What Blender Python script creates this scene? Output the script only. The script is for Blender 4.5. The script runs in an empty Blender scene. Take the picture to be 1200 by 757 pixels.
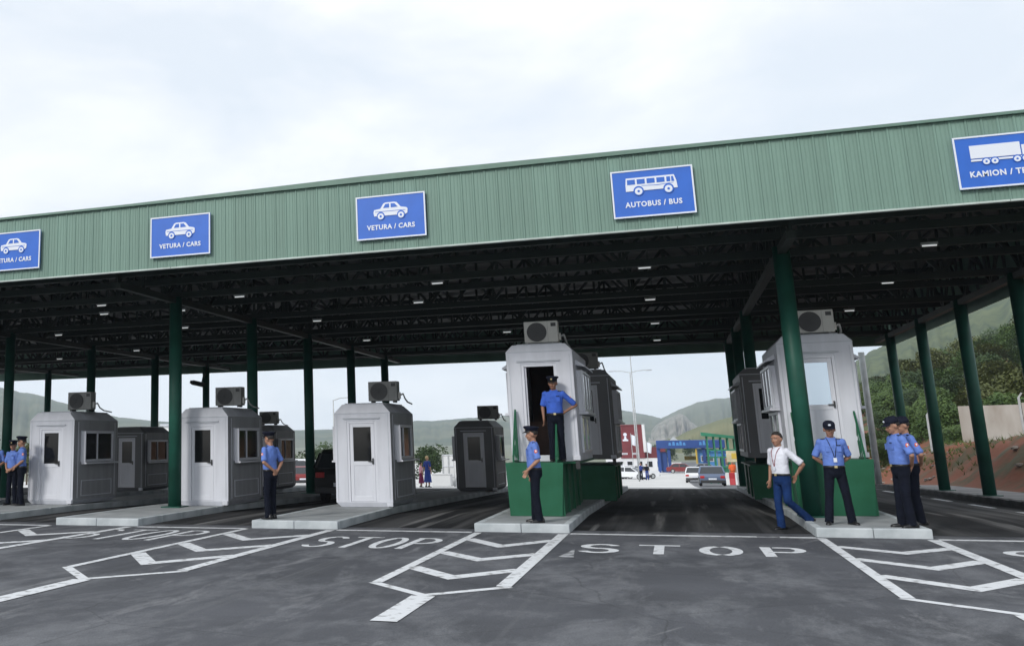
import bpy, bmesh, math, random
from mathutils import Vector, Matrix, noise as mnoise
R = math.radians
random.seed(7)
S = bpy.context.scene
COL = S.collection

# ---------------------------------------------------------------- camera, sky, sun, exposure
cam = bpy.data.cameras.new('camera')
co = bpy.data.objects.new('camera', cam)
COL.objects.link(co)
S.camera = co
YAW, PITCH, ROLL = -0.36195, 0.21724, -0.014684
cy, sy, cp, sp = math.cos(YAW), math.sin(YAW), math.cos(PITCH), math.sin(PITCH)
f = Vector((sy * cp, cy * cp, sp))
r0 = Vector((cy, -sy, 0))
u0 = r0.cross(f)
r = r0 * math.cos(ROLL) + u0 * math.sin(ROLL)
u = -r0 * math.sin(ROLL) + u0 * math.cos(ROLL)
m = Matrix(((r.x, u.x, -f.x, 0), (r.y, u.y, -f.y, 0), (r.z, u.z, -f.z, 1.70), (0, 0, 0, 1)))
co.matrix_world = m
cam.sensor_width = 36.0
cam.sensor_fit = 'HORIZONTAL'
cam.lens = 36.0 * 1206.0 / 1200.0
cam.shift_x = (600 - 319.0) / 1200.0
cam.shift_y = -(378.5 - 252.1) / 1200.0
cam.clip_start = 0.1
cam.clip_end = 12000

SUN_EL, SUN_AZ = 31.0, 203.0          # azimuth clockwise from +Y (north)
W = bpy.data.worlds.new('World')
S.world = W
W.use_nodes = True
nt = W.node_tree
nt.nodes.clear()
N, L = nt.nodes, nt.links
out = N.new('ShaderNodeOutputWorld')
sky = N.new('ShaderNodeTexSky')
sky.sky_type = 'NISHITA'
sky.sun_disc = False
sky.sun_elevation = R(SUN_EL)
sky.sun_rotation = R(SUN_AZ)
bg1 = N.new('ShaderNodeBackground')
bg1.inputs['Strength'].default_value = 0.12
L.new(sky.outputs[0], bg1.inputs['Color'])
tc = N.new('ShaderNodeTexCoord')
mp = N.new('ShaderNodeMapping')
mp.inputs['Scale'].default_value = (1.0, 1.0, 2.2)
mp.inputs['Location'].default_value = (3.1, 0.4, 0.0)
L.new(tc.outputs['Generated'], mp.inputs['Vector'])
ns = N.new('ShaderNodeTexNoise')
ns.inputs['Scale'].default_value = 3.2
ns.inputs['Detail'].default_value = 7.0
ns.inputs['Roughness'].default_value = 0.52
ns.inputs['Distortion'].default_value = 0.25
L.new(mp.outputs[0], ns.inputs['Vector'])
cr = N.new('ShaderNodeValToRGB')
cr.color_ramp.elements[0].position = 0.36
cr.color_ramp.elements[0].color = (0.69, 0.74, 0.80, 1)
cr.color_ramp.elements[1].position = 0.56
cr.color_ramp.elements[1].color = (0.89, 0.905, 0.93, 1)
e = cr.color_ramp.elements.new(0.46)
e.color = (0.775, 0.805, 0.845, 1)
L.new(ns.outputs['Fac'], cr.inputs['Fac'])
bg2 = N.new('ShaderNodeBackground')
bg2.inputs['Strength'].default_value = 1.0
L.new(cr.outputs[0], bg2.inputs['Color'])
mx = N.new('ShaderNodeMixShader')
mx.inputs[0].default_value = 0.93
L.new(bg1.outputs[0], mx.inputs[1])
L.new(bg2.outputs[0], mx.inputs[2])
L.new(mx.outputs[0], out.inputs['Surface'])

sl = bpy.data.lights.new('sun', 'SUN')
sl.energy = 1.5
sl.angle = R(12)
sl.color = (1.0, 0.97, 0.92)
so = bpy.data.objects.new('sun', sl)
COL.objects.link(so)
d = Vector((math.sin(R(SUN_AZ)) * math.cos(R(SUN_EL)), math.cos(R(SUN_AZ)) * math.cos(R(SUN_EL)), math.sin(R(SUN_EL))))
so.rotation_euler = (-d).to_track_quat('-Z', 'Y').to_euler()
so.location = (0, -20, 40)

S.view_settings.view_transform = 'Standard'
S.view_settings.look = 'None'
S.view_settings.exposure = 0.38
S.view_settings.gamma = 1.0
S.view_settings.use_curve_mapping = False
try:
    S.cycles.use_denoising = True
    S.cycles.max_bounces = 6
    S.cycles.diffuse_bounces = 3
    S.cycles.glossy_bounces = 3
    S.cycles.transmission_bounces = 3
    S.cycles.volume_bounces = 1
    S.cycles.caustics_reflective = False
    S.cycles.caustics_refractive = False
    S.cycles.sample_clamp_indirect = 4.0
except Exception:
    pass

# ---------------------------------------------------------------- helpers
class MB:
    """collects shapes and links them as one mesh object"""
    def __init__(s): s.v = []; s.f = []; s.mi = []; s.cur = 0
    def add(s, vs, fs):
        o = len(s.v)
        s.v += [tuple(p) for p in vs]
        s.f += [tuple(i + o for i in q) for q in fs]
        s.mi += [s.cur] * len(fs)
        return s
    def box(s, x0, x1, y0, y1, z0, z1):
        return s.add([(x0,y0,z0),(x1,y0,z0),(x1,y1,z0),(x0,y1,z0),(x0,y0,z1),(x1,y0,z1),(x1,y1,z1),(x0,y1,z1)],
                     [(0,3,2,1),(4,5,6,7),(0,1,5,4),(1,2,6,5),(2,3,7,6),(3,0,4,7)])
    def rings(s, rs, cap=True, closed=True):
        n = len(rs[0]); vs = [p for q in rs for p in q]; fs = []
        for i in range(len(rs) - 1):
            for j in range(n if closed else n - 1):
                k = (j + 1) % n
                fs.append((i*n+j, i*n+k, (i+1)*n+k, (i+1)*n+j))
        if cap:
            fs.append(tuple(range(n - 1, -1, -1)))
            fs.append(tuple((len(rs)-1)*n + j for j in range(n)))
        return s.add(vs, fs)
    def cyl(s, p, q, r1, r2=None, n=10, cap=True):
        p, q = Vector(p), Vector(q)
        r2 = r1 if r2 is None else r2
        d = (q - p).normalized()
        a = d.orthogonal().normalized(); b = d.cross(a)
        R1 = [p + (a*math.cos(t)+b*math.sin(t))*r1 for t in [2*math.pi*i/n for i in range(n)]]
        R2 = [q + (a*math.cos(t)+b*math.sin(t))*r2 for t in [2*math.pi*i/n for i in range(n)]]
        return s.rings([R1, R2], cap)
    def tube(s, pts, r, n=6):
        for a, b in zip(pts[:-1], pts[1:]): s.cyl(a, b, r, n=n)
        return s
    def bar(s, p, q, w, h=None):
        """square bar between two points"""
        p, q = Vector(p), Vector(q); h = w if h is None else h
        d = (q - p).normalized()
        up = Vector((0,0,1)) if abs(d.z) < 0.95 else Vector((0,1,0))
        a = d.cross(up).normalized(); b = a.cross(d)
        k = [(-1,-1),(1,-1),(1,1),(-1,1)]
        return s.rings([[c + a*i*w/2 + b*j*h/2 for i, j in k] for c in (p, q)])
    def prism(s, poly, axis, t0, t1):
        """2D polygon extruded along an axis; poly in the other two axes (order xyz)"""
        def P(a, b, t):
            return (t,a,b) if axis == 0 else ((a,t,b) if axis == 1 else (a,b,t))
        return s.rings([[P(a,b,t0) for a, b in poly], [P(a,b,t1) for a, b in poly]])
    def ell(s, c, r, nu=14, nv=9, M=None):
        c = Vector(c); rs = []
        for i in range(1, nv):
            t = math.pi*i/nv
            q = [Vector((r[0]*math.sin(t)*math.cos(2*math.pi*j/nu), r[1]*math.sin(t)*math.sin(2*math.pi*j/nu), -r[2]*math.cos(t))) for j in range(nu)]
            if M is not None: q = [M @ p for p in q]
            rs.append([c + p for p in q])
        return s.rings(rs)
    def cap(s, p, q, r1, r2=None, n=12):
        """tapered capsule"""
        r2 = r1 if r2 is None else r2
        p, q = Vector(p), Vector(q)
        d = (q - p).normalized(); a = d.orthogonal().normalized(); b = d.cross(a)
        rs = []
        for t in (-75, -45, -15):
            rs.append((p + d*math.sin(R(t))*r1, math.cos(R(t))*r1))
        for t in (15, 45, 75):
            rs.append((q + d*math.sin(R(t))*r2, math.cos(R(t))*r2))
        return s.rings([[c + (a*math.cos(2*math.pi*i/n)+b*math.sin(2*math.pi*i/n))*k for i in range(n)] for c, k in rs])
    def loft(s, secs, n=18, pw=1.0):
        """horizontal elliptical sections (cx, cy, z, rx, ry)"""
        rs = []
        for cx, cyy, z, rx, ry in secs:
            q = []
            for i in range(n):
                t = 2*math.pi*i/n; c, w = math.cos(t), math.sin(t)
                q.append((cx + rx*math.copysign(abs(c)**pw, c), cyy + ry*math.copysign(abs(w)**pw, w), z))
            rs.append(q)
        return s.rings(rs)
    def mesh(s, name):
        me = bpy.data.meshes.new(name)
        me.from_pydata(s.v, [], s.f)
        if any(s.mi): me.polygons.foreach_set('material_index', s.mi)
        me.update()
        return me
    def build(s, name, mat, parent=None, loc=(0,0,0), smooth=False, bevel=0, seg=2, angle=40):
        me = s.mesh(name)
        bm = bmesh.new(); bm.from_mesh(me)
        bmesh.ops.recalc_face_normals(bm, faces=bm.faces)
        bm.to_mesh(me); bm.free()
        for x in (mat if isinstance(mat, (list, tuple)) else [mat]): me.materials.append(x)
        return link(name, me, parent, loc, smooth, bevel, seg, angle)

def link(name, me, parent=None, loc=(0,0,0), smooth=False, bevel=0, seg=2, angle=40):
    o = bpy.data.objects.new(name, me); COL.objects.link(o)
    o.location = loc
    if parent: o.parent = parent
    if smooth:
        me.polygons.foreach_set('use_smooth', [True]*len(me.polygons))
    if bevel:
        b = o.modifiers.new('bevel', 'BEVEL'); b.width = bevel; b.segments = seg
        b.limit_method = 'ANGLE'; b.angle_limit = R(angle)
    return o

def tag(o, label=None, cat=None, group=None, kind=None):
    if label: o['label'] = label
    if cat: o['category'] = cat
    if group: o['group'] = group
    if kind: o['kind'] = kind
    return o

def thing(name, label, cat, loc=(0,0,0), rz=0, group=None):
    o = bpy.data.objects.new(name, None); COL.objects.link(o)
    o.location = loc; o.rotation_euler = (0,0,rz)
    o.empty_display_size = 0.2
    return tag(o, label, cat, group)

def copy_tree(o, loc, rz=None, label=None, group=None):
    c = o.copy(); COL.objects.link(c)
    c.location = loc
    if rz is not None: c.rotation_euler = (0,0,rz)
    if label: c['label'] = label
    if group: c['group'] = group
    for ch in list(o.children):
        a = ch.copy(); COL.objects.link(a); a.parent = c
        for g in list(ch.children):
            b = g.copy(); COL.objects.link(b); b.parent = a
    return c

def evaluated(o, name):
    """apply an object's modifiers and return the mesh; the object is removed"""
    dg = bpy.context.evaluated_depsgraph_get()
    me = bpy.data.meshes.new_from_object(o.evaluated_get(dg))
    me.name = name
    old = o.data
    bpy.data.objects.remove(o)
    if old.users == 0: bpy.data.meshes.remove(old)
    return me

def remeshed(mb, name, voxel, smooth=3):
    me = mb.mesh(name); bm = bmesh.new(); bm.from_mesh(me)
    bmesh.ops.recalc_face_normals(bm, faces=bm.faces); bm.to_mesh(me); bm.free()
    o = bpy.data.objects.new(name, me); COL.objects.link(o)
    a = o.modifiers.new('r', 'REMESH'); a.mode = 'VOXEL'; a.voxel_size = voxel; a.use_smooth_shade = True
    if smooth:
        b = o.modifiers.new('s', 'SMOOTH'); b.factor = 0.5; b.iterations = smooth
    return evaluated(o, name)

# ---------------------------------------------------------------- materials
def mat(name, col, rough=0.6, metal=0.0, var=0.0, scale=4.0, bump=0.0, bscale=None, col2=None, spec=None, stretch=None, detail=5, lo=0.35, hi=0.65):
    m = bpy.data.materials.new(name); m.use_nodes = True
    t = m.node_tree; b = t.nodes['Principled BSDF']
    b.inputs['Roughness'].default_value = rough
    b.inputs['Metallic'].default_value = metal
    if spec is not None: b.inputs['Specular IOR Level'].default_value = spec
    b.inputs['Base Color'].default_value = (*col, 1)
    if var or col2 or bump:
        tc = t.nodes.new('ShaderNodeTexCoord'); mp = t.nodes.new('ShaderNodeMapping')
        t.links.new(tc.outputs['Object'], mp.inputs[0])
        if stretch: mp.inputs['Scale'].default_value = stretch
        n = t.nodes.new('ShaderNodeTexNoise')
        n.inputs['Scale'].default_value = scale; n.inputs['Detail'].default_value = detail
        t.links.new(mp.outputs[0], n.inputs['Vector'])
        if var or col2:
            c = t.nodes.new('ShaderNodeValToRGB')
            a = col if col2 else tuple(x*(1-var) for x in col)
            z = col2 if col2 else tuple(min(1, x*(1+var)) for x in col)
            c.color_ramp.elements[0].position = lo; c.color_ramp.elements[0].color = (*a, 1)
            c.color_ramp.elements[1].position = hi; c.color_ramp.elements[1].color = (*z, 1)
            t.links.new(n.outputs['Fac'], c.inputs[0]); t.links.new(c.outputs[0], b.inputs['Base Color'])
        if bump:
            n2 = t.nodes.new('ShaderNodeTexNoise'); n2.inputs['Scale'].default_value = bscale or scale*6
            n2.inputs['Detail'].default_value = 4
            t.links.new(tc.outputs['Object'], n2.inputs['Vector'])
            bp = t.nodes.new('ShaderNodeBump'); bp.inputs['Strength'].default_value = bump
            bp.inputs['Distance'].default_value = 0.02
            t.links.new(n2.outputs['Fac'], bp.inputs['Height']); t.links.new(bp.outputs[0], b.inputs['Normal'])
    return m

def emit(name, col, st):
    m = bpy.data.materials.new(name); m.use_nodes = True
    b = m.node_tree.nodes['Principled BSDF']
    b.inputs['Base Color'].default_value = (0.8,0.8,0.8,1)
    b.inputs['Emission Color'].default_value = (*col, 1); b.inputs['Emission Strength'].default_value = st
    return m

def asphalt_material():
    m = bpy.data.materials.new('asphalt'); m.use_nodes = True
    t = m.node_tree; b = t.nodes['Principled BSDF']; Nn = t.nodes.new; K = t.links.new
    tc = Nn('ShaderNodeTexCoord')
    def noise(sc, det, stretch=(1,1,1), ro=0.55, dist=0.0):
        mp = Nn('ShaderNodeMapping'); mp.inputs['Scale'].default_value = stretch
        K(tc.outputs['Object'], mp.inputs[0])
        n = Nn('ShaderNodeTexNoise'); n.inputs['Scale'].default_value = sc; n.inputs['Detail'].default_value = det
        n.inputs['Roughness'].default_value = ro; n.inputs['Distortion'].default_value = dist
        K(mp.outputs[0], n.inputs['Vector']); return n.outputs['Fac']
    def ramp(fac, *st):
        c = Nn('ShaderNodeValToRGB'); el = c.color_ramp.elements
        el[0].position, el[0].color = st[0][0], (*st[0][1], 1)
        el[1].position, el[1].color = st[-1][0], (*st[-1][1], 1)
        for p, q in st[1:-1]:
            x = el.new(p); x.color = (*q, 1)
        K(fac, c.inputs[0]); return c.outputs[0]
    def mix(a, bb, fac, mode='MIX'):
        x = Nn('ShaderNodeMix'); x.data_type = 'RGBA'; x.blend_type = mode
        if isinstance(fac, float): x.inputs[0].default_value = fac
        else: K(fac, x.inputs[0])
        K(a, x.inputs[6])
        if isinstance(bb, tuple): x.inputs[7].default_value = (*bb, 1)
        else: K(bb, x.inputs[7])
        return x.outputs[2]
    g = (0,0,0); w = (1,1,1)
    base = ramp(noise(0.35, 8, ro=0.6), (0.35, (0.052,0.055,0.063)), (0.65, (0.088,0.092,0.104)))
    dust = ramp(noise(0.8, 14, (1.0,0.5,1), 0.76, 0.35), (0.47, g), (0.62, (0.9,0.9,0.9)))
    c = mix(base, (0.150,0.156,0.168), dust)
    scuff = ramp(noise(1.6, 9, (1.0,0.25,1), 0.72, 0.5), (0.57, g), (0.67, (0.7,0.7,0.7)))
    c = mix(c, (0.20,0.205,0.215), scuff)
    def lines(ang, sc, lo, colour):
        nonlocal c
        mp = Nn('ShaderNodeMapping'); mp.inputs['Rotation'].default_value = (0,0,R(ang)); K(tc.outputs['Object'], mp.inputs[0])
        m2 = Nn('ShaderNodeMapping'); m2.inputs['Scale'].default_value = (1, 0.035, 1); K(mp.outputs[0], m2.inputs[0])
        n = Nn('ShaderNodeTexNoise'); n.inputs['Scale'].default_value = sc; n.inputs['Detail'].default_value = 5; n.inputs['Roughness'].default_value = 0.65
        K(m2.outputs[0], n.inputs['Vector'])
        c = mix(c, colour, ramp(n.outputs['Fac'], (lo, g), (lo+0.05, (0.6,0.6,0.6))))
    lines(24, 2.4, 0.66, (0.21,0.215,0.22)); lines(-17, 2.0, 0.66, (0.20,0.205,0.21)); lines(52, 2.2, 0.68, (0.22,0.22,0.23)); lines(8, 1.7, 0.68, (0.018,0.018,0.02))
    vo = Nn('ShaderNodeTexVoronoi'); vo.feature = 'DISTANCE_TO_EDGE'; vo.inputs['Scale'].default_value = 0.33
    wp = Nn('ShaderNodeTexNoise'); wp.inputs['Scale'].default_value = 1.1; wp.inputs['Detail'].default_value = 6; K(tc.outputs['Object'], wp.inputs['Vector'])
    av = Nn('ShaderNodeMix'); av.data_type = 'RGBA'; av.inputs[0].default_value = 0.18; K(tc.outputs['Object'], av.inputs[6]); K(wp.outputs['Color'], av.inputs[7])
    K(av.outputs[2], vo.inputs['Vector'])
    c = mix(c, (0.012,0.012,0.013), ramp(vo.outputs['Distance'], (0.0, (0.4,)*3), (0.004, g)))
    track = ramp(noise(1.3, 5, (1.0,0.03,1), 0.7), (0.58, g), (0.70, (0.55,0.55,0.55)))
    c = mix(c, (0.14,0.145,0.15), track)
    skid = ramp(noise(0.9, 4, (1.0,0.05,1), 0.6, 0.3), (0.30, (0.6,0.6,0.6)), (0.40, g))
    c = mix(c, (0.022,0.023,0.026), skid)
    grain = ramp(noise(55, 3), (0.3, (0.72,0.72,0.72)), (0.7, (1.25,1.25,1.25)))
    c = mix(c, grain, 1.0, 'MULTIPLY')
    K(c, b.inputs['Base Color'])
    rr = ramp(noise(0.5, 6), (0.35, (0.55,)*3), (0.65, (0.82,)*3))
    K(rr, b.inputs['Roughness'])
    b.inputs['Specular IOR Level'].default_value = 0.35
    n2 = Nn('ShaderNodeTexNoise'); n2.inputs['Scale'].default_value = 70
    K(tc.outputs['Object'], n2.inputs['Vector'])
    bp = Nn('ShaderNodeBump'); bp.inputs['Strength'].default_value = 0.35; bp.inputs['Distance'].default_value = 0.01
    K(n2.outputs['Fac'], bp.inputs['Height']); K(bp.outputs[0], b.inputs['Normal'])
    return m

M = {}
M['asphalt'] = asphalt_material()
M['paint'] = mat('road_paint', (0.30,0.305,0.31), 0.7, scale=7.0, col2=(0.66,0.68,0.70), detail=14, lo=0.34, hi=0.46, bump=0.2, bscale=60)
M['paint_worn'] = mat('worn_road_paint', (0.11,0.115,0.12), 0.8, scale=5, col2=(0.42,0.43,0.45), detail=9, lo=0.4, hi=0.6)
M['concrete_pale'] = mat('pale_concrete', (0.60,0.60,0.59), 0.85, var=0.12, scale=0.3, bump=0.2, bscale=30)
M['concrete'] = mat('island_concrete', (0.27,0.29,0.30), 0.85, scale=1.8, col2=(0.39,0.41,0.42), bump=0.3, bscale=40, detail=9)
M['kerb'] = mat('kerb_stone', (0.36,0.40,0.42), 0.8, scale=2.4, col2=(0.52,0.56,0.58), bump=0.25, bscale=50, detail=9)
M['pavement'] = mat('pavement_concrete', (0.24,0.24,0.24), 0.9, var=0.2, scale=1.2, bump=0.3, bscale=30)
M['dark_kerb'] = mat('dark_kerb', (0.06,0.06,0.062), 0.9, var=0.3, scale=3)
M['ground'] = mat('ground_earth', (0.20,0.20,0.17), 0.95, scale=0.06, col2=(0.16,0.19,0.11), detail=8)
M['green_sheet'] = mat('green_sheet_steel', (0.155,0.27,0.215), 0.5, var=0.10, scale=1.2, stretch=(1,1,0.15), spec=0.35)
M['green_cap'] = mat('green_trim', (0.12,0.205,0.165), 0.5, var=0.1, scale=2)
M['trim_light'] = mat('pale_trim', (0.45,0.52,0.49), 0.5, var=0.15, scale=3)
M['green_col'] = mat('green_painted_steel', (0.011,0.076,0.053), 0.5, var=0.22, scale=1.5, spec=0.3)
M['green_base'] = mat('green_cladding', (0.008,0.092,0.042), 0.55, scale=2.4, col2=(0.014,0.115,0.060), spec=0.3, bump=0.15, bscale=9, detail=9)
M['steel_dark'] = mat('dark_green_steel', (0.008,0.018,0.014), 0.6)
M['ceiling'] = mat('roof_underside', (0.12,0.125,0.12), 0.6, var=0.15, scale=0.5)
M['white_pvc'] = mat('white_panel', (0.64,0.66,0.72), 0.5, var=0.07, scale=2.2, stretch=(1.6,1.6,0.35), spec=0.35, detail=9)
M['shaded_side'] = mat('shaded_side_panel', (0.31,0.32,0.34), 0.55, var=0.12, scale=1.2, stretch=(1,3,0.4))  # white booth sides turned from the light, their shade put into the colour
M['shaded_panel'] = mat('shaded_panel', (0.15,0.155,0.165), 0.55, var=0.15, scale=1.2, stretch=(1,3,0.4))  # darker copy for booths deep under the roof, shade painted into the panels
M['white_frame'] = mat('white_frame', (0.68,0.70,0.76), 0.35, spec=0.5)
M['grey_roof'] = mat('booth_roof_sheet', (0.50,0.53,0.58), 0.5, var=0.1, scale=2)
M['glass_dark'] = mat('dark_glass', (0.010,0.011,0.012), 0.08, spec=0.35)
M['glass_mirror'] = mat('mirror_glass', (0.50,0.60,0.70), 0.08, metal=0.75)
M['glass_grey'] = mat('grey_glass', (0.10,0.12,0.12), 0.08, spec=0.7)
M['interior'] = mat('booth_interior', (0.10,0.06,0.045), 0.8, var=0.3, scale=2)
M['ac_case'] = mat('air_conditioner_case', (0.56,0.56,0.53), 0.5, var=0.05, scale=4)
M['ac_grille'] = mat('air_conditioner_grille', (0.05,0.052,0.055), 0.5)
M['pipe'] = mat('pipe_grey', (0.45,0.46,0.46), 0.5)
M['black'] = mat('black_rubber', (0.012,0.012,0.013), 0.6)
M['dark_metal'] = mat('dark_metal', (0.03,0.032,0.035), 0.5)
M['sign_blue'] = mat('sign_blue', (0.018,0.125,0.55), 0.4, var=0.05, scale=3)
M['sign_white'] = mat('sign_white', (0.72,0.76,0.84), 0.4)
M['galv'] = mat('galvanised_steel', (0.42,0.44,0.45), 0.5, var=0.15, scale=3)
M['skin'] = mat('skin', (0.36,0.19,0.125), 0.55, var=0.1, scale=20)
M['skin_dark'] = mat('tanned_skin', (0.27,0.135,0.085), 0.55, var=0.1, scale=20)
M['shirt_blue'] = mat('blue_shirt', (0.115,0.205,0.56), 0.85, var=0.12, scale=9, bump=0.5, bscale=14)
M['shirt_deep'] = mat('deep_blue_shirt', (0.040,0.115,0.52), 0.85, var=0.12, scale=9, bump=0.5, bscale=14)
M['shirt_white'] = mat('white_shirt', (0.74,0.76,0.84), 0.85, var=0.05, scale=9, bump=0.5, bscale=14)
M['navy'] = mat('navy_trousers', (0.006,0.008,0.016), 0.9, spec=0.15, var=0.2, scale=9, bump=0.5, bscale=12)
M['jeans'] = mat('blue_trousers', (0.010,0.032,0.115), 0.9, spec=0.15, var=0.2, scale=9, bump=0.5, bscale=12)
M['cap'] = mat('navy_cap', (0.010,0.012,0.024), 0.8, spec=0.15, var=0.2, scale=12)
M['hair'] = mat('dark_hair', (0.018,0.014,0.012), 0.7)
M['hair_fair'] = mat('fair_hair', (0.42,0.30,0.16), 0.7)
M['eye_white'] = mat('eye', (0.6,0.6,0.6), 0.3)
M['lip'] = mat('lips', (0.26,0.10,0.08), 0.6)
M['shoe'] = mat('black_leather', (0.010,0.010,0.011), 0.35)
M['gold'] = mat('badge_metal', (0.6,0.5,0.25), 0.4, metal=0.6)
M['orange'] = mat('orange_cloth', (0.75,0.13,0.03), 0.8)
M['red'] = mat('red_paint', (0.42,0.02,0.03), 0.5)
M['lanyard_red'] = mat('red_lanyard', (0.25,0.03,0.05), 0.8)
M['yellow'] = mat('yellow_paint', (0.6,0.42,0.06), 0.6)
M['car_black'] = mat('black_car_paint', (0.008,0.008,0.009), 0.25, spec=0.6)
M['car_white'] = mat('white_car_paint', (0.75,0.77,0.80), 0.3)
M['car_blue'] = mat('dark_blue_car_paint', (0.11,0.15,0.24), 0.3, spec=0.6)
M['car_silver'] = mat('silver_car_paint', (0.30,0.33,0.36), 0.3, metal=0.3)
M['car_red'] = mat('red_car_paint', (0.22,0.03,0.03), 0.35)
M['car_glass'] = mat('car_glass', (0.03,0.035,0.04), 0.08, spec=0.7)
M['tail'] = mat('tail_light', (0.45,0.015,0.015), 0.3)
M['lamp_white'] = mat('head_light', (0.8,0.8,0.8), 0.2)
M['brick_red'] = mat('dark_red_cladding', (0.17,0.030,0.035), 0.8, var=0.15, scale=0.4)
M['white_wall'] = mat('white_render', (0.70,0.71,0.72), 0.8, var=0.08, scale=0.5)
M['blue_clad'] = mat('blue_cladding', (0.010,0.055,0.24), 0.5, var=0.1, scale=0.5)
M['blue_light'] = mat('light_blue_cladding', (0.07,0.26,0.58), 0.5, var=0.1, scale=0.5)
M['gate_green'] = mat('green_gate_paint', (0.02,0.18,0.10), 0.6, var=0.2, scale=1)
M['soil'] = mat('red_soil', (0.20,0.068,0.034), 0.95, scale=0.75, col2=(0.085,0.075,0.035), detail=9, bump=0.8, bscale=5, lo=0.46, hi=0.62)
M['wall_conc'] = mat('stained_concrete_wall', (0.27,0.23,0.19), 0.9, scale=0.9, col2=(0.46,0.44,0.41), stretch=(1,1,0.35), detail=9, bump=0.3, bscale=20)
M['rock'] = mat('stone', (0.26,0.22,0.19), 0.9, var=0.25, scale=4)
M['bark'] = mat('bark', (0.10,0.075,0.055), 0.95, var=0.3, scale=8)
M['leaf'] = mat('leaf_mid', (0.030,0.068,0.012), 0.7, scale=0.9, col2=(0.075,0.125,0.024), lo=0.3, hi=0.7)
M['leaf_dark'] = mat('leaf_dark', (0.017,0.040,0.010), 0.75, scale=0.9, col2=(0.042,0.076,0.017), lo=0.3, hi=0.7)
M['leaf_olive'] = mat('leaf_olive', (0.055,0.072,0.016), 0.7, scale=0.9, col2=(0.100,0.115,0.030), lo=0.3, hi=0.7)
M['hill_forest'] = mat('wooded_hill', (0.035,0.062,0.022), 0.95, scale=0.10, col2=(0.10,0.125,0.045), detail=10, bump=1.0, bscale=0.5)
M['hill_grass'] = mat('dry_grass_hill', (0.10,0.12,0.045), 0.95, scale=0.012, col2=(0.19,0.185,0.085), detail=11, stretch=(1,1,3))
M['mountain'] = mat('scrub_mountain', (0.060,0.085,0.045), 0.95, scale=0.006, col2=(0.14,0.145,0.09), detail=12)
M['quarry'] = mat('bare_cliff', (0.30,0.275,0.24), 0.95, scale=0.018, col2=(0.12,0.13,0.09), detail=11, stretch=(1,1,0.3), lo=0.42, hi=0.68)
M['grass'] = mat('grass_blades', (0.09,0.13,0.03), 0.9, var=0.35, scale=3)
M['lamp_on'] = emit('lit_tube', (0.95,1.0,1.0), 0.35)
M['purple'] = mat('purple_cloth', (0.16,0.01,0.06), 0.85)
M['dress_blue'] = mat('blue_dress', (0.015,0.04,0.22), 0.85)
M['pink'] = mat('pink_cloth', (0.6,0.3,0.35), 0.85)

# ---------------------------------------------------------------- ground
GP = [(-400, 0.0), (25, 0.0), (47.3, -0.42), (60, -0.92), (72, -1.38), (100, -2.3), (140, -3.3), (200, -3.9), (300, -4.2), (9000, -4.2)]
def gz(y):
    for (a, p), (b, q) in zip(GP[:-1], GP[1:]):
        if y <= b: return p + (q - p)*(y - a)/(b - a)
    return -4.2

def sheet(name, xs, ys, fz, material, thick=0):
    mb = MB(); n = len(xs)
    vs = [(x, y, fz(x, y)) for y in ys for x in xs]
    fs = [(j*n+i, j*n+i+1, (j+1)*n+i+1, (j+1)*n+i) for j in range(len(ys)-1) for i in range(n-1)]
    mb.add(vs, fs)
    return mb
def frange(a, b, s):
    k = max(1, round((b-a)/s)); return [a + (b-a)*i/k for i in range(k+1)]

YB = [-400, -60, -20, 0, 10, 20, 25, 30, 36, 42, 47.3, 52, 60, 66, 72, 80, 90, 100, 120, 140, 170, 200, 300, 500, 900, 1600, 3000]
XB = [-3000, -1500, -700, -300, -120, -70, -40, -20, 0, 7, 9, 40, 120, 300, 700, 1500, 3000]
tag(sheet('ground', XB, YB, lambda x, y: gz(y) - 0.03, None).build('ground', M['ground']), kind='structure')
YR = [-60, -20, 0, 10, 20, 25, 30, 36, 42, 47.3]
tag(sheet('road', [-75, -40, -20, 0, 7.55], YR, lambda x, y: gz(y), None).build('road', M['asphalt']), kind='structure')
YF = [47.3, 52, 60, 66, 72, 80, 90, 100, 120, 140, 170, 200, 260]
tag(sheet('concrete_yard', [-75, -40, -20, 0, 0.9], YF, lambda x, y: gz(y) + 0.004, None).build('concrete_yard', M['concrete_pale']), kind='structure')
M['asphalt_grey'] = mat('grey_asphalt', (0.13,0.135,0.145), 0.85, var=0.3, scale=0.5, stretch=(1,0.2,1))
tag(sheet('approach_road', [0.9, 4, 7.55], YF, lambda x, y: gz(y) + 0.002, None).build('approach_road', M['asphalt_grey']), kind='structure')

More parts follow.
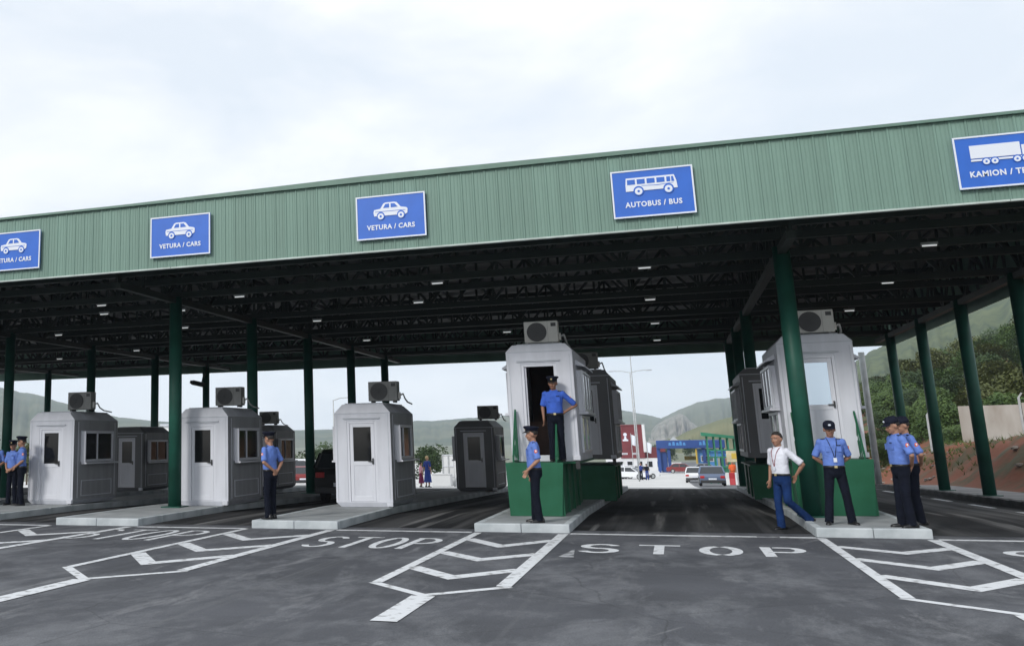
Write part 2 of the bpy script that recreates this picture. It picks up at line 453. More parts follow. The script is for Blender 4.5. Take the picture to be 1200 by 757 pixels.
def lane_material():  # canopy shade put into the asphalt colour, with pale tyre tracks on top
    m = bpy.data.materials.new('shaded_lane_asphalt'); m.use_nodes = True
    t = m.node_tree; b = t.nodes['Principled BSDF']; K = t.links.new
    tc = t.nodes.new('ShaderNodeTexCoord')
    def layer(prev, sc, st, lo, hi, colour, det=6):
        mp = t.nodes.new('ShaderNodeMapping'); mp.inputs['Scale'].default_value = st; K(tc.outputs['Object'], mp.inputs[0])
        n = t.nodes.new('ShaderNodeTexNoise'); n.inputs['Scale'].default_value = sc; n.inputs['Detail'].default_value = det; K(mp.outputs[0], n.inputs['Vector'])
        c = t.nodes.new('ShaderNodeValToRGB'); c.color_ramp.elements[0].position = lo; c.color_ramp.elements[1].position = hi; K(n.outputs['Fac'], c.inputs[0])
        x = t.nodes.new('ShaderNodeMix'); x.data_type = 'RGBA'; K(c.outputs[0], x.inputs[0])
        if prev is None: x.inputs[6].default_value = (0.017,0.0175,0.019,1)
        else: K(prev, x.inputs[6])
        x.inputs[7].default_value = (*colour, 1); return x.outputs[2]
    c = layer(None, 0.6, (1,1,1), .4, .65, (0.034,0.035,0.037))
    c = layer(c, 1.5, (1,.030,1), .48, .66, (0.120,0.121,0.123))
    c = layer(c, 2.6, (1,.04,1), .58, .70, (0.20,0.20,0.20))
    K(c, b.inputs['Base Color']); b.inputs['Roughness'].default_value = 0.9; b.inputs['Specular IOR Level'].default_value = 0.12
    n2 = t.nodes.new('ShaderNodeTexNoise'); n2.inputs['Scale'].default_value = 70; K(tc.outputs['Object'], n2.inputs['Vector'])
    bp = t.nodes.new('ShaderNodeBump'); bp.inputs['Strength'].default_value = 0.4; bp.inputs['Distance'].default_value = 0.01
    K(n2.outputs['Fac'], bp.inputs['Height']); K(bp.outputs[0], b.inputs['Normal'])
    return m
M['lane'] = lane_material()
YL = [20.9, 25, 30, 36, 42, 47.3]  # dark sheets laid over the road in place of the shade under the canopy
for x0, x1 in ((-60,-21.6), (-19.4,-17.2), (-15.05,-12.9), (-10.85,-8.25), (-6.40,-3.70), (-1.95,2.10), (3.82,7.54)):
    tag(sheet('shaded_lane_surface', [x0, x1], YL, lambda x, y: gz(y) + 0.004, None).build('shaded_lane_surface', M['lane']), kind='structure')

# pavement along the right edge, with kerb stones
pv = sheet('pavement', [7.80, 9.6], YR[1:] + YF[1:6], lambda x, y: gz(y) + 0.15, None).build('pavement', M['pavement'])
tag(pv, kind='structure')
kb = [MB().box(-0.125, 0.125, 0, 0.985, -0.25, 0.155).mesh('kerb_stone')]
kb[0].materials.append(M['dark_kerb'])
for i in range(60):
    y = 12 + i
    o = link('kerb_stone', kb[0], pv, (7.675, y, gz(y)))

# ---------------------------------------------------------------- haze, hills and mountains
def mountain(name, prof, D, material, foot=0.55, back=1.4, rough=0.05, nsub=10, nv=16, seed=1, base=-6):
    """prof: (azimuth degrees, tan elevation of the crest seen from the crossing); a solid hill about D metres away"""
    rnd = random.Random(seed)
    az = []
    for (a, t), (b, q) in zip(prof[:-1], prof[1:]):
        for i in range(nsub):
            k = i/nsub; az.append((a+(b-a)*k, t+(q-t)*k))
    az.append(prof[-1])
    n = len(az)
    jit = [rnd.uniform(-1, 1) for _ in range(n)]
    ph = [rnd.uniform(0, 6.28) for _ in range(6)]
    vs = []
    rows = [foot + (1-foot)*i/nv for i in range(nv+1)] + [1 + (back-1)*i/6 for i in range(1, 7)]
    for ri, q in enumerate(rows):
        for i, (a, t) in enumerate(az):
            top = 1.7 + t*D - base
            if q <= 1: s = ((q-foot)/(1-foot)); s = s*s*(3-2*s)*0.55 + s*0.45
            else: s = 1 - ((q-1)/(back-1))**1.3
            rid = math.sin(i*0.55+ph[0]+q*7)*0.5 + math.sin(i*1.27+ph[1]-q*9)*0.35 + math.sin(i*2.9+ph[2]+q*13)*0.2 + jit[i]*0.25
            amp = rough*top*(1 - abs(2*s-1))*1.6 + (0.012*top if q == 1 else 0)
            z = base + top*s + rid*amp
            x, y = D*q*math.sin(R(a)), D*q*math.cos(R(a))
            vs.append((x, y, max(z, base)))
    fs = [(j*n+i, j*n+i+1, (j+1)*n+i+1, (j+1)*n+i) for j in range(len(rows)-1) for i in range(n-1)]
    mb = MB().add(vs, fs)
    return tag(mb.build(name, material, smooth=True), kind='structure')

mountain('mountain', [(-60,0.07),(-48,0.085),(-42,0.075),(-38.15,0.0643),(-34.99,0.0511),(-33.74,0.0471),(-31.24,0.0342),(-29.19,0.0252),(-27.35,0.0216),(-24.58,0.017),(-21.79,0.0132),(-19.61,0.0111),(-17.38,0.0113),(-15.29,0.0147),(-13.08,0.018),(-12.08,0.0177),(-11.03,0.019),(-9.81,0.0201),(-8.5,0.0213),(-6.25,0.0228),(-4.5,0.015),(-3,0.002)], 1900, M['mountain'], seed=3)
mountain('mountain', [(-7.5,0.004),(-5.2,0.022),(-4.07,0.0251),(-2.46,0.024),(-1.23,0.0194),(-0.55,0.0161),(-0.37,0.0175),(0.43,0.024),(1.31,0.0295),(2.16,0.0321),(2.8,0.0325),(3.75,0.0349),(5.33,0.0427),(6.87,0.0489),(9,0.045)], 2300, M['mountain'], seed=5)
mountain('cliff', [(-1.3,0.002),(-0.8,0.0105),(-0.35,0.0150),(0.0,0.0172),(0.30,0.0198),(0.6,0.0182),(0.85,0.0120),(1.3,0.0085),(1.9,0.002)], 1700, M['quarry'], foot=0.72, back=1.25, rough=0.14, seed=8, nsub=7)
mountain('hill', [(-0.6,-0.003),(-0.03,-0.0011),(0.18,0.0003),(0.65,0.0046),(1.19,0.0081),(2.18,0.0136),(2.91,0.017),(4.07,0.0231),(5.62,0.0281),(8,0.03),(12,0.03)], 620, M['hill_grass'], seed=9)
mountain('mountain', [(3.6,0.0),(4.6,0.018),(5.62,0.0281),(8.42,0.059),(9.55,0.0701),(10.67,0.0795),(11.76,0.088),(12.82,0.095),(14.88,0.1083),(16.52,0.1169),(18.66,0.1226),(24,0.13),(32,0.11)], 720, M['hill_forest'], seed=11)

# bank of red soil and wooded slope on the right
def ss(a, b, x):
    t = min(1, max(0, (x-a)/(b-a))); return t*t*(3-2*t)
def bank(x, y):
    w = math.sin(x*1.3+y*0.7)*0.10 + math.sin(x*0.53-y*0.41+1)*0.16 + math.sin(x*2.9+y*1.9)*0.08 + math.sin(x*5.1-y*3.3+2)*0.06 + math.sin(x*2.8+y*4.7)*0.05
    z0 = gz(y) + 0.08
    e = 10.1 + 0.4*math.sin(y*0.21) 
    a = ss(e-0.4, e+2.6, x)*1.75 + ss(e+2, e+9, x)*1.0
    hill = ss(8, 42, x)*11.0*ss(55, 130, y) + ss(42, 110, x)*9*ss(55, 130, y)
    return z0 + a + hill + w*ss(e-0.4, e+1.5, x)
XS = frange(9.5, 16, 0.22) + frange(16.5, 30, 0.9) + frange(32, 110, 4)
YS = frange(20, 75, 0.6) + frange(77, 130, 2.5) + frange(135, 260, 9)
tag(sheet('bank', XS, YS, bank, None).build('embankment', M['soil'], smooth=True), kind='structure')

# wooded slope surface (undergrowth) sits a little above the bank
def under(x, y):
    return bank(x, y) + 0.05 + 0.25*math.sin(x*0.9+y*0.6) - 2.5*(1-ss(15.5, 19.5, x + 0.02*(y-60)))
tag(sheet('under', frange(14.5, 30, 0.7) + frange(32, 110, 3), frange(58, 130, 1.8) + frange(135, 250, 8), under, None).build('undergrowth', M['hill_forest'], smooth=True), kind='structure')

# ---------------------------------------------------------------- canopy
FY, ZB, ZT = 20.10, 5.49, 6.94
XL, XR, YBK = -36.0, 8.80, 48.5
canopy = thing('canopy', 'long dark green steel canopy with ribbed fascia over the booths and lanes', 'canopy', (0, FY, 0))
def cz(z): return z
PW = 0.235
npan = int((XR - XL)/PW)
pm = MB()
# one ribbed strip: flat pan with a raised trapezoid rib and two fine creases
prof = [(0,0), (0.014,-0.017), (0.038,-0.017), (0.052,0), (0.105,0), (0.110,-0.007), (0.117,-0.007), (0.122,0), (0.172,0), (0.177,-0.007), (0.184,-0.007), (0.189,0), (PW-0.002,0)]
for (a, p), (b, q) in zip(prof[:-1], prof[1:]):
    pm.add([(a,p,ZB),(b,q,ZB),(b,q,ZT),(a,p,ZT)], [(0,1,2,3)])
pm.add([(0,0,ZB),(0,0.03,ZB),(0,0.03,ZT),(0,0,ZT),(PW-0.002,0,ZB),(PW-0.002,0.03,ZB),(PW-0.002,0.03,ZT),(PW-0.002,0,ZT)], [(0,1,2,3),(4,5,6,7),(1,5,6,2)])
pme = pm.mesh('fascia_panel')
rndp = random.Random(4)
tones = []  # sheets differ slightly in tone
for k in range(4):
    q = pme.copy(); g = (0.93 + 0.04*k)
    q.materials.append(mat('green_sheet_steel', (0.180*g, 0.285*g, 0.238*g), 0.5, var=0.16, scale=0.9, stretch=(1.5,1,0.35), spec=0.35))
    tones.append(q)
for i in range(npan):
    link('fascia_panel', tones[rndp.choice((0,1,1,2,2,3))], canopy, (XL + i*PW, rndp.uniform(0, 0.004), 0))
X1 = XL + npan*PW
MB().box(XL-0.06, X1+0.06, -0.075, 0.12, ZT+0.004, ZT+0.055).build('cap_trim', M['green_cap'], canopy)
mb = MB(); x = XL
while x < X1 - 0.01:
    b = min(x+5.2, X1); mb.box(x+0.006, b-0.006, -0.045, 0.05, ZB-0.035, ZB-0.004); x = b
mb.build('bottom_trim', M['trim_light'], canopy)
# roof sheet with a low ridge
mb = MB()
rp = [(XL-0.06, ZT+0.04), (-12.5, ZT+0.05), (-5.6, ZT+0.135), (-4.9, ZT+0.135), (2.5, ZT+0.07), (X1+0.06, ZT+0.06)]
bot = [(x, 6.86) for x, z in reversed(rp)]
mb.prism(rp + bot, 1, 0.05, YBK-FY)
mb.build('roof', [M['ceiling']], canopy)
mb = MB()
mb.prism(rp + [(x, ZT+0.02) for x, z in reversed(rp)], 1, -0.035, 0.046)
mb.build('roof_edge', M['green_cap'], canopy)
# right and back fascia
ZE = 5.2
for q in range(int((YBK-FY)/0.47)):
    pass
sd = MB(); y = 0.06
while y < YBK-FY-0.2:
    sd.box(X1-0.02, X1+0.012, y, y+0.20, ZE, ZT); sd.box(X1-0.02, X1+0.035, y+0.20, y+0.235, ZE, ZT); y += 0.235
tag(sd.build('side_fascia', M['green_sheet'], canopy), kind='stuff')
sd = MB(); x = XL
while x < X1-0.05:
    sd.box(x, x+0.20, YBK-FY-0.02, YBK-FY+0.012, ZE, ZT); sd.box(x+0.20, x+0.235, YBK-FY-0.02, YBK-FY+0.035, ZE, ZT); x += 0.235
tag(sd.build('back_fascia', M['green_sheet'], canopy), kind='stuff')
# trusses across the lanes
def truss(y, z0, z1, x0, x1, step=0.92, w=0.13, axis='x'):
    def P(a, z): return (a, y, z) if axis == 'x' else (y, a, z)
    ch = MB().bar(P(x0, z0), P(x1, z0), w, 0.16)
    o = ch.build('truss_chord', M['steel_dark'], canopy)
    MB().bar(P(x0, z1), P(x1, z1), w, 0.14).build('upper_chord', M['steel_dark'], o)
    wb = MB(); a = x0; k = 0
    n = max(1, round((x1-x0)/step)); st = (x1-x0)/n
    for k in range(n):
        a = x0 + k*st
        wb.bar(P(a, z0+0.05), P(a, z1-0.05), 0.06)
        if k % 2 == 0: wb.bar(P(a, z0+0.05), P(a+st, z1-0.05), 0.07)
        else: wb.bar(P(a, z1-0.05), P(a+st, z0+0.05), 0.07)
    tag(wb.build('truss_web', M['steel_dark'], o), kind='stuff')
COLY = [24.2, 29.5, 34.8, 40.1, 45.4]
ty = [21.2, 22.7] + [c for c in COLY] + [26.85, 32.15, 37.45, 42.75, 47.6]
for y in sorted(ty):
    truss(y - FY, 5.62 if y not in COLY else 5.50, 6.72, XL+0.3, X1-0.25)
for xx in (-29.5, -20.7, -11.9, 2.37, 8.05):
    truss(xx, 5.36, 6.6, 1.0, YBK-FY-0.3, step=1.3, w=0.16, axis='y')
# purlins under the sheet
pl = MB()
for i in range(32):
    x = XL + 0.7 + i*1.4
    if x < X1: pl.box(x, x+0.06, 0.3, YBK-FY-0.3, 6.79, 6.857)
tag(pl.build('purlin', M['steel_dark'], canopy), kind='stuff')
# columns
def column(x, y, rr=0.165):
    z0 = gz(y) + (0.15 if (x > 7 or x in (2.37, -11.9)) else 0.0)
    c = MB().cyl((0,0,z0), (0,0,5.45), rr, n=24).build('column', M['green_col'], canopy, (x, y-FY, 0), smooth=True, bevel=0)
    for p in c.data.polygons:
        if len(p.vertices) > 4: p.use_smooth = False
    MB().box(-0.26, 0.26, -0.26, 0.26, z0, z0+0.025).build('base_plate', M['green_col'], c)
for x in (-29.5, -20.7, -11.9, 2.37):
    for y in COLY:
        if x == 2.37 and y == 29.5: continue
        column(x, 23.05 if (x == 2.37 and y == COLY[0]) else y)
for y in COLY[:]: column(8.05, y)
# lit tube lamps under the trusses
LP = [(-14.3,24.5),(-19.53,30.6),(-15.2,26.2),(-10.26,24.6),(-12.87,26.5),(-14.73,30.6),(-10.2,30.8),(-5.05,24.6),(-6.28,27.9),(-10.56,37.8),(-5.24,37.3),(-0.29,24.4),(-0.29,30.3),(-0.27,36.9),(-0.3,43.5),(5.19,24.0),(5.39,29.7),(5.4,36.0),(-20.1,37.3),(-25.0,39.3),(-24.4,30.6),(-5.2,43.4)]
lm = None
for x, y in LP:
    if lm is None:
        lm = thing('ceiling_lamp', 'small lit tube lamp under the dark canopy roof', 'lamp', (x, y, 5.40), 0, 'tube lamps under the canopy')
        MB().box(-0.15, 0.15, -0.04, 0.04, 0.03, 0.08).build('housing', M['galv'], lm)
        MB().cyl((-0.13,0,0.012), (0.13,0,0.012), 0.016, n=8).build('tube', M['lamp_on'], lm)
        MB().bar((0,0,0.09), (0,0,0.16), 0.03).build('hanger', M['dark_metal'], lm)
    else: copy_tree(lm, (x, y, 5.40))

# ---------------------------------------------------------------- lane signs
def text_mesh(s, size, offset=0.0, extrude=0.004, name='lettering'):
    c = bpy.data.curves.new('t', 'FONT'); c.body = s; c.size = size; c.align_x = 'CENTER'; c.align_y = 'CENTER'
    c.extrude = extrude; c.offset = offset; c.space_character = 1.12; c.resolution_u = 3
    o = bpy.data.objects.new('t', c); COL.objects.link(o)
    dg = bpy.context.evaluated_depsgraph_get()
    me = bpy.data.meshes.new_from_object(o.evaluated_get(dg)); me.name = name
    bpy.data.objects.remove(o); bpy.data.curves.remove(c)
    return me
def disc(cx, cyy, rr, n=20): return [(cx+rr*math.cos(2*math.pi*i/n), cyy+rr*math.sin(2*math.pi*i/n)) for i in range(n)]
def picto(kind):
    """white silhouettes, then blue window and wheel-gap shapes; x,z in metres round the sign centre"""
    w, b = [], []
    if kind == 'car':
        w.append([(-.36,-.085),(-.375,.0),(-.36,.055),(-.22,.075),(-.15,.185),(-.10,.205),(.10,.205),(.15,.19),(.235,.085),(.36,.06),(.385,.03),(.375,-.06),(.33,-.085)])
        b.append([(-.155,.085),(-.105,.17),(-.02,.175),(-.02,.085)]); b.append([(.015,.085),(.015,.175),(.10,.172),(.17,.088)])
        b.append([(-.34,.005),(-.34,.016),(.34,.016),(.34,.005)])
        for cx in (-.215, .235): b.append(disc(cx, -.085, .088)); w.append(disc(cx, -.095, .066)); b.append(disc(cx, -.095, .026))
    if kind == 'bus':
        w.append([(-.50,-.10),(-.50,.02),(-.485,.17),(.42,.17),(.455,.05),(.47,-.10)])
        for i in range(4): b.append([(-.465+i*.185,.035),(-.465+i*.185,.135),(-.315+i*.185,.135),(-.315+i*.185,.035)])
        b.append([(.275,.035),(.275,.135),(.345,.135),(.345,.035)]); b.append([(.365,.035),(.365,.135),(.40,.135),(.42,.035)])
        b.append([(-.2,-.005),(.1,-.02),(.4,.005),(.4,.012),(.1,-.008),(-.2,.003)])
        for cx in (-.26, .30): b.append(disc(cx, -.10, .098)); w.append(disc(cx, -.11, .072)); b.append(disc(cx, -.11, .024))
    if kind == 'truck':
        w.append([(-.53,-.04),(-.53,.20),(.24,.20),(.24,-.04)]); w.append([(-.53,-.095),(-.53,-.06),(.50,-.06),(.50,-.095)])
        w.append([(.26,-.06),(.26,.14),(.36,.14),(.42,.04),(.50,.02),(.50,-.06)]); b.append([(.30,.04),(.30,.11),(.345,.11),(.385,.04)])
        for cx in (-.30,-.17,.17,.30,.43): b.append(disc(cx, -.105, .068)); w.append(disc(cx, -.112, .052)); b.append(disc(cx, -.112, .018))
    return w, b
SW, SH = 1.45, 0.91
ZC = 6.16
sm = {}
for kind, txt in (('car','VETURA / CARS'), ('bus','AUTOBUS / BUS'), ('truck','KAMION / TRUCK')):
    w, b = picto(kind)
    mw = MB(); mb2 = MB()
    rad = lambda p: max(q[0] for q in p) - min(q[0] for q in p)
    for k, p in enumerate(w): mw.prism(p, 1, (-0.036 if len(p) > 15 else -0.030-0.0008*k), -0.018)
    for k, p in enumerate(b): mb2.prism(p, 1, (-0.0335 if len(p) < 15 else (-0.039 if rad(p) < 0.06 else -0.0338)), -0.019)
    a = mw.mesh('pictogram'); a.materials.append(M['sign_white'])
    c = mb2.mesh('pictogram_opening'); c.materials.append(M['sign_blue'])
    t = text_mesh(txt, 0.155, 0.005); t.materials.append(M['sign_white'])
    sm[kind] = (a, c, t)
def t_width(me): return max(v.co.x for v in me.vertices) - min(v.co.x for v in me.vertices)
def lane_sign(x, kind, label):
    s = thing('lane_sign', label, 'sign', (x, FY-0.085, ZC), 0, 'blue lane signs on the fascia')
    MB().box(-SW/2, SW/2, 0, 0.03, -SH/2, SH/2).build('panel', M['sign_blue'], s, bevel=0.004)
    g = 0.028; br = MB()
    for q in ((-SW/2, SW/2, SH/2-g, SH/2), (-SW/2, SW/2, -SH/2, -SH/2+g)): br.box(q[0], q[1], -0.012, 0.0015, q[2], q[3])
    for q in ((-SW/2, -SW/2+g), (SW/2-g, SW/2)): br.box(q[0], q[1], -0.0118, 0.0015, -SH/2+g, SH/2-g)
    br.build('border', M['sign_white'], s)
    a, c, t = sm[kind]
    dz = {'car':0.10, 'bus':0.14, 'truck':0.10}[kind]
    for q in (link('pictogram', a, s, (0, 0.016, dz)), link('pictogram_opening', c, s, (0, 0.016, dz))): q.scale = (0.94, 1.0, 0.94); tag(q, kind='stuff')
    o = link('lettering', t, s, (0, -0.006, -0.215)); o.rotation_euler = (R(90), 0, 0)
    o.scale = ((1.10 if kind == 'truck' else 1.00)/t_width(t), 0.88, 1.0)
    for sx in (-0.45, 0.45): MB().box(sx-0.03, sx+0.03, 0.031, 0.085, -0.42, 0.42).build('mounting_rail', M['galv'], s)
lane_sign(-14.07, 'car', 'blue car lane sign cut by the edge, furthest from the bus sign')
lane_sign(-9.75, 'car', 'blue car lane sign above the green column beside the white booth')
lane_sign(-5.00, 'car', 'blue car lane sign beside the bus sign')
lane_sign(0.03, 'bus', 'blue sign with white bus and the words AUTOBUS / BUS')
lane_sign(5.62, 'truck', 'blue sign with white lorry and the words KAMION / TRUCK')

# ---------------------------------------------------------------- traffic islands
ISL = {0:(-21.60,-19.40), 1:(-17.20,-15.05), 2:(-12.90,-10.85), 3:(-8.25,-6.40), 4:(-3.70,-1.95), 5:(2.10,3.82)}
IY0, IY1 = 20.32, 45.8
def island(n, raised_kerb=True):
    x0, x1 = ISL[n]
    def row(y, z, d): return [(x0+d, y, z), (x1-d, y, z)]
    ys = [IY0+0.10] + [25, 30, 36, 42] + [IY1-0.10]
    mb = MB(); k = len(ys)
    for y in ys: mb.v += row(y, gz(y)+0.148, 0.12)
    for i in range(k-1): mb.f.append((2*i, 2*i+1, 2*i+3, 2*i+2))
    mb.mi = [0]*len(mb.f)
    o = mb.build('traffic_island', M['concrete']); tag(o, kind='structure')
    # kerb stones round it, each a piece
    def stone(x, y, lx, ly):
        z = gz(y+ly/2); s = MB()
        dz = gz(y+ly) - gz(y)
        s.add([(0,0,-.2),(lx,0,-.2),(lx,ly,-.2),(0,ly,-.2),(0,0,.155),(lx,0,.155),(lx,ly,.155+dz),(0,ly,.155+dz)],
              [(0,3,2,1),(4,5,6,7),(0,1,5,4),(1,2,6,5),(2,3,7,6),(3,0,4,7)])
        s.build('kerb_stone', M['kerb'], o, (x, y, gz(y)), bevel=0.018)
    nn = 2; w = (x1-x0)/nn
    for i in range(nn): stone(x0+i*w+0.003, IY0, w-0.006, 0.125)
    y = IY0+0.13
    while y < IY1-1:
        stone(x0, y, 0.125, 0.99); stone(x1-0.125, y, 0.125, 0.99); y += 1.0
for n in ISL: island(n)

# ---------------------------------------------------------------- road markings
def strip(mb, pts, w, z):
    """flat painted strip of constant width along a polyline (mitred)"""
    P = [Vector((a, b)) for a, b in pts]; Lh, Rh = [], []
    for i, p in enumerate(P):
        if i == 0: t = (P[1]-p).normalized(); nrm = Vector((-t.y, t.x)); k = 1
        elif i == len(P)-1: t = (p-P[i-1]).normalized(); nrm = Vector((-t.y, t.x)); k = 1
        else:
            a = (p-P[i-1]).normalized(); b = (P[i+1]-p).normalized()
            n1 = Vector((-a.y, a.x)); n2 = Vector((-b.y, b.x)); nrm = (n1+n2).normalized(); k = 1/max(0.5, nrm.dot(n1))
        Lh.append(p+nrm*w/2*k); Rh.append(p-nrm*w/2*k)
    n = len(P)
    mb.add([(q.x, q.y, z) for q in Lh] + [(q.x, q.y, z) for q in Rh], [(i, n+i, n+i+1, i+1) for i in range(n-1)])
Z1, Z2, Z3 = 0.004, 0.008, 0.012
for x0, x1 in ((-30,-17.2), (-15.0,-12.95), (-10.78,-8.30), (-6.36,-3.72), (-1.93,1.16), (1.52,2.08), (3.86,7.5)):
    mb = MB(); strip(mb, [(x0, 20.15), (x1, 20.15)], 0.22, Z1)
    tag(mb.build('stop_line', M['paint']), kind='structure')
mb = MB(); strip(mb, [(1.16, 20.16), (1.52, 20.16)], 0.17, Z1)
tag(mb.build('stop_line', M['paint_worn']), kind='structure')
def chevrons(n, y0, apex, stem, ystr, dx0=0.05, dx1=-0.02, left_only=False):
    x0, x1 = ISL[n]; x0 += dx0; x1 += dx1; xm = (x0+x1)/2
    o = MB(); strip(o, [(x0+0.07, 20.06), (x0+0.07, y0)], 0.14, Z2); strip(o, [(x1-0.09, 20.06), (x1-0.09, y0)], 0.18, Z2)
    tag(o.build('hatching_border', M['paint']), kind='structure')
    o = MB(); strip(o, [(x0+0.02, y0+0.02), (xm, apex), (x1-0.02, y0)], 0.14, Z1)
    tag(o.build('hatching_tip', M['paint']), kind='structure')
    if stem:
        o = MB(); strip(o, [(xm+0.02, apex-0.08), (xm+0.02, stem)], 0.27, Z2)
        tag(o.build('lane_divider_line', M['paint']), kind='structure')
    for a, b in ystr:
        o = MB(); strip(o, [(x0+0.1, a), (xm, b), (x1-0.12, a)], 0.26, Z1)
        tag(o.build('chevron_stripe', M['paint']), kind='structure')
chevrons(4, 12.9, 12.0, 10.2, [(18.85,17.65),(16.6,15.65),(14.6,13.6)], 0.05, 0.0)
chevrons(3, 13.4, 12.3, 6.5, [(19.0,17.9),(17.05,15.95),(15.4,14.1)], -0.08, 0.02)
chevrons(2, 13.6, 12.5, 6.5, [(19.0,17.9),(17.05,15.95),(15.4,14.1)], -0.05, 0.0)
chevrons(1, 13.6, 12.5, 6.5, [(19.0,17.9),(17.05,15.95),(15.4,14.1)], -0.05, 0.0)
chevrons(5, 13.05, 12.2, 9.5, [(18.7,17.85),(16.95,15.95),(15.05,14.0)], -0.03, 0.03)
def letter(ch, w, h, st, gap=True):
    mb = MB(); S_ = lambda pts, z=0: strip(mb, pts, st, z)
    a, b = w/2-st/2, h/2-st/2
    def arc(t0, t1, cx=0, cyy=0, rx=a, ry=b, n=12):
        return [(cx+rx*math.cos(R(t0+(t1-t0)*i/n)), cyy+ry*math.sin(R(t0+(t1-t0)*i/n))) for i in range(n+1)]
    g = 9 if gap else 0
    if ch == 'O':
        if gap: S_(arc(90+g, 270-g)); S_(arc(-90+g, 90-g))
        else: S_(arc(0, 360, n=24))
    if ch == 'T': S_([(-w/2, b), (w/2, b)]); S_([(0, b-st/2), (0, -h/2)])
    if ch == 'P':
        S_([(-a, -h/2), (-a, h/2)])
        S_([(-a+st/2+(0.03 if gap else 0), b), (a-h*0.1, b)] + arc(75, -75, a-h*0.12, b-h*0.24, h*0.12, h*0.24) + [(a-h*0.1, b-h*0.48), (-a+st/2, b-h*0.48)])
    if ch == 'S':
        p = arc(20, 90, 0, h/4-st/4, a, h/4-st/4) + arc(90, 270, 0, h/4-st/4, a, h/4-st/4)[1:-1] + arc(90, -90, 0, -h/4+st/4, a, h/4-st/4) + arc(-90, -160, 0, -h/4+st/4, a, h/4-st/4)[1:]
        S_(p)
    return mb
def stop_text(x0, x1, y0, y1, st, gap, skip=''):
    o = bpy.data.objects.new('stop_lettering', None); COL.objects.link(o); o.location = (0,0,Z1); tag(o, kind='structure')
    pit = (x1-x0)/4
    for i, ch in enumerate('STOP'):
        if ch in skip: continue
        wl = pit*(0.70 if gap else 0.86)
        letter(ch, wl, y1-y0, st, gap).build('letter', M['paint'], o, (x0+pit*(i+0.5), (y0+y1)/2, 0))
stop_text(-1.70, 1.82, 16.95, 18.35, 0.15, True)
stop_text(-6.12, -3.86, 16.9, 18.8, 0.12, False)
stop_text(-11.15, -8.60, 17.4, 19.5, 0.12, False)
stop_text(4.12, 7.4, 17.0, 18.5, 0.15, True)
mb = MB().add([(-1.76,16.25,Z1),(-1.53,16.25,Z1),(-1.62,17.45,Z1)], [(0,1,2)])
tag(mb.build('arrow_mark', M['paint_worn']), kind='structure')
for y in (26.0, 30.2, 34.5, 38.5, 42.5):
    mb = MB(); mb.add([(6.95, y, gz(y)+.009), (7.10, y, gz(y)+.009), (7.10, y+2.2, gz(y+2.2)+.009), (6.95, y+2.2, gz(y+2.2)+.009)], [(0,1,2,3)])
    tag(mb.build('lane_dash', M['paint']), kind='structure')

# ---------------------------------------------------------------- booths
def octa(x0, x1, z0, z1, ct, cb):
    return [(x0+cb, z0), (x1-cb, z0), (x1, z0+cb), (x1, z1-ct), (x1-ct, z1), (x0+ct, z1), (x0, z1-ct), (x0, z0+cb)]
def cut(body, *cutters):
    o = bpy.data.objects.new('b', body.mesh('b')); COL.objects.link(o)
    bm = bmesh.new(); bm.from_mesh(o.data); bmesh.ops.recalc_face_normals(bm, faces=bm.faces); bm.to_mesh(o.data); bm.free()
    cs = []
    for c in cutters:
        k = bpy.data.objects.new('c', c.mesh('c')); COL.objects.link(k); cs.append(k)
        bm = bmesh.new(); bm.from_mesh(k.data); bmesh.ops.recalc_face_normals(bm, faces=bm.faces); bm.to_mesh(k.data); bm.free()
        md = o.modifiers.new('x', 'BOOLEAN'); md.operation = 'DIFFERENCE'; md.solver = 'EXACT'; md.object = k
    me = evaluated(o, 'booth_shell')
    for k in cs:
        d_ = k.data; bpy.data.objects.remove(k); bpy.data.meshes.remove(d_)
    return me
def frame_box(mb, x, y0, y1, z0, z1, w, d0, d1):
    """rectangular frame in the plane x = const (thickness d0..d1 in x)"""
    mb.box(d0, d1, y0, y1, z1-w, z1); mb.box(d0, d1, y0, y1, z0, z0+w)
    mb.box(d0, d1, y0, y0+w, z0+w, z1-w); mb.box(d0, d1, y1-w, y1, z0+w, z1-w)

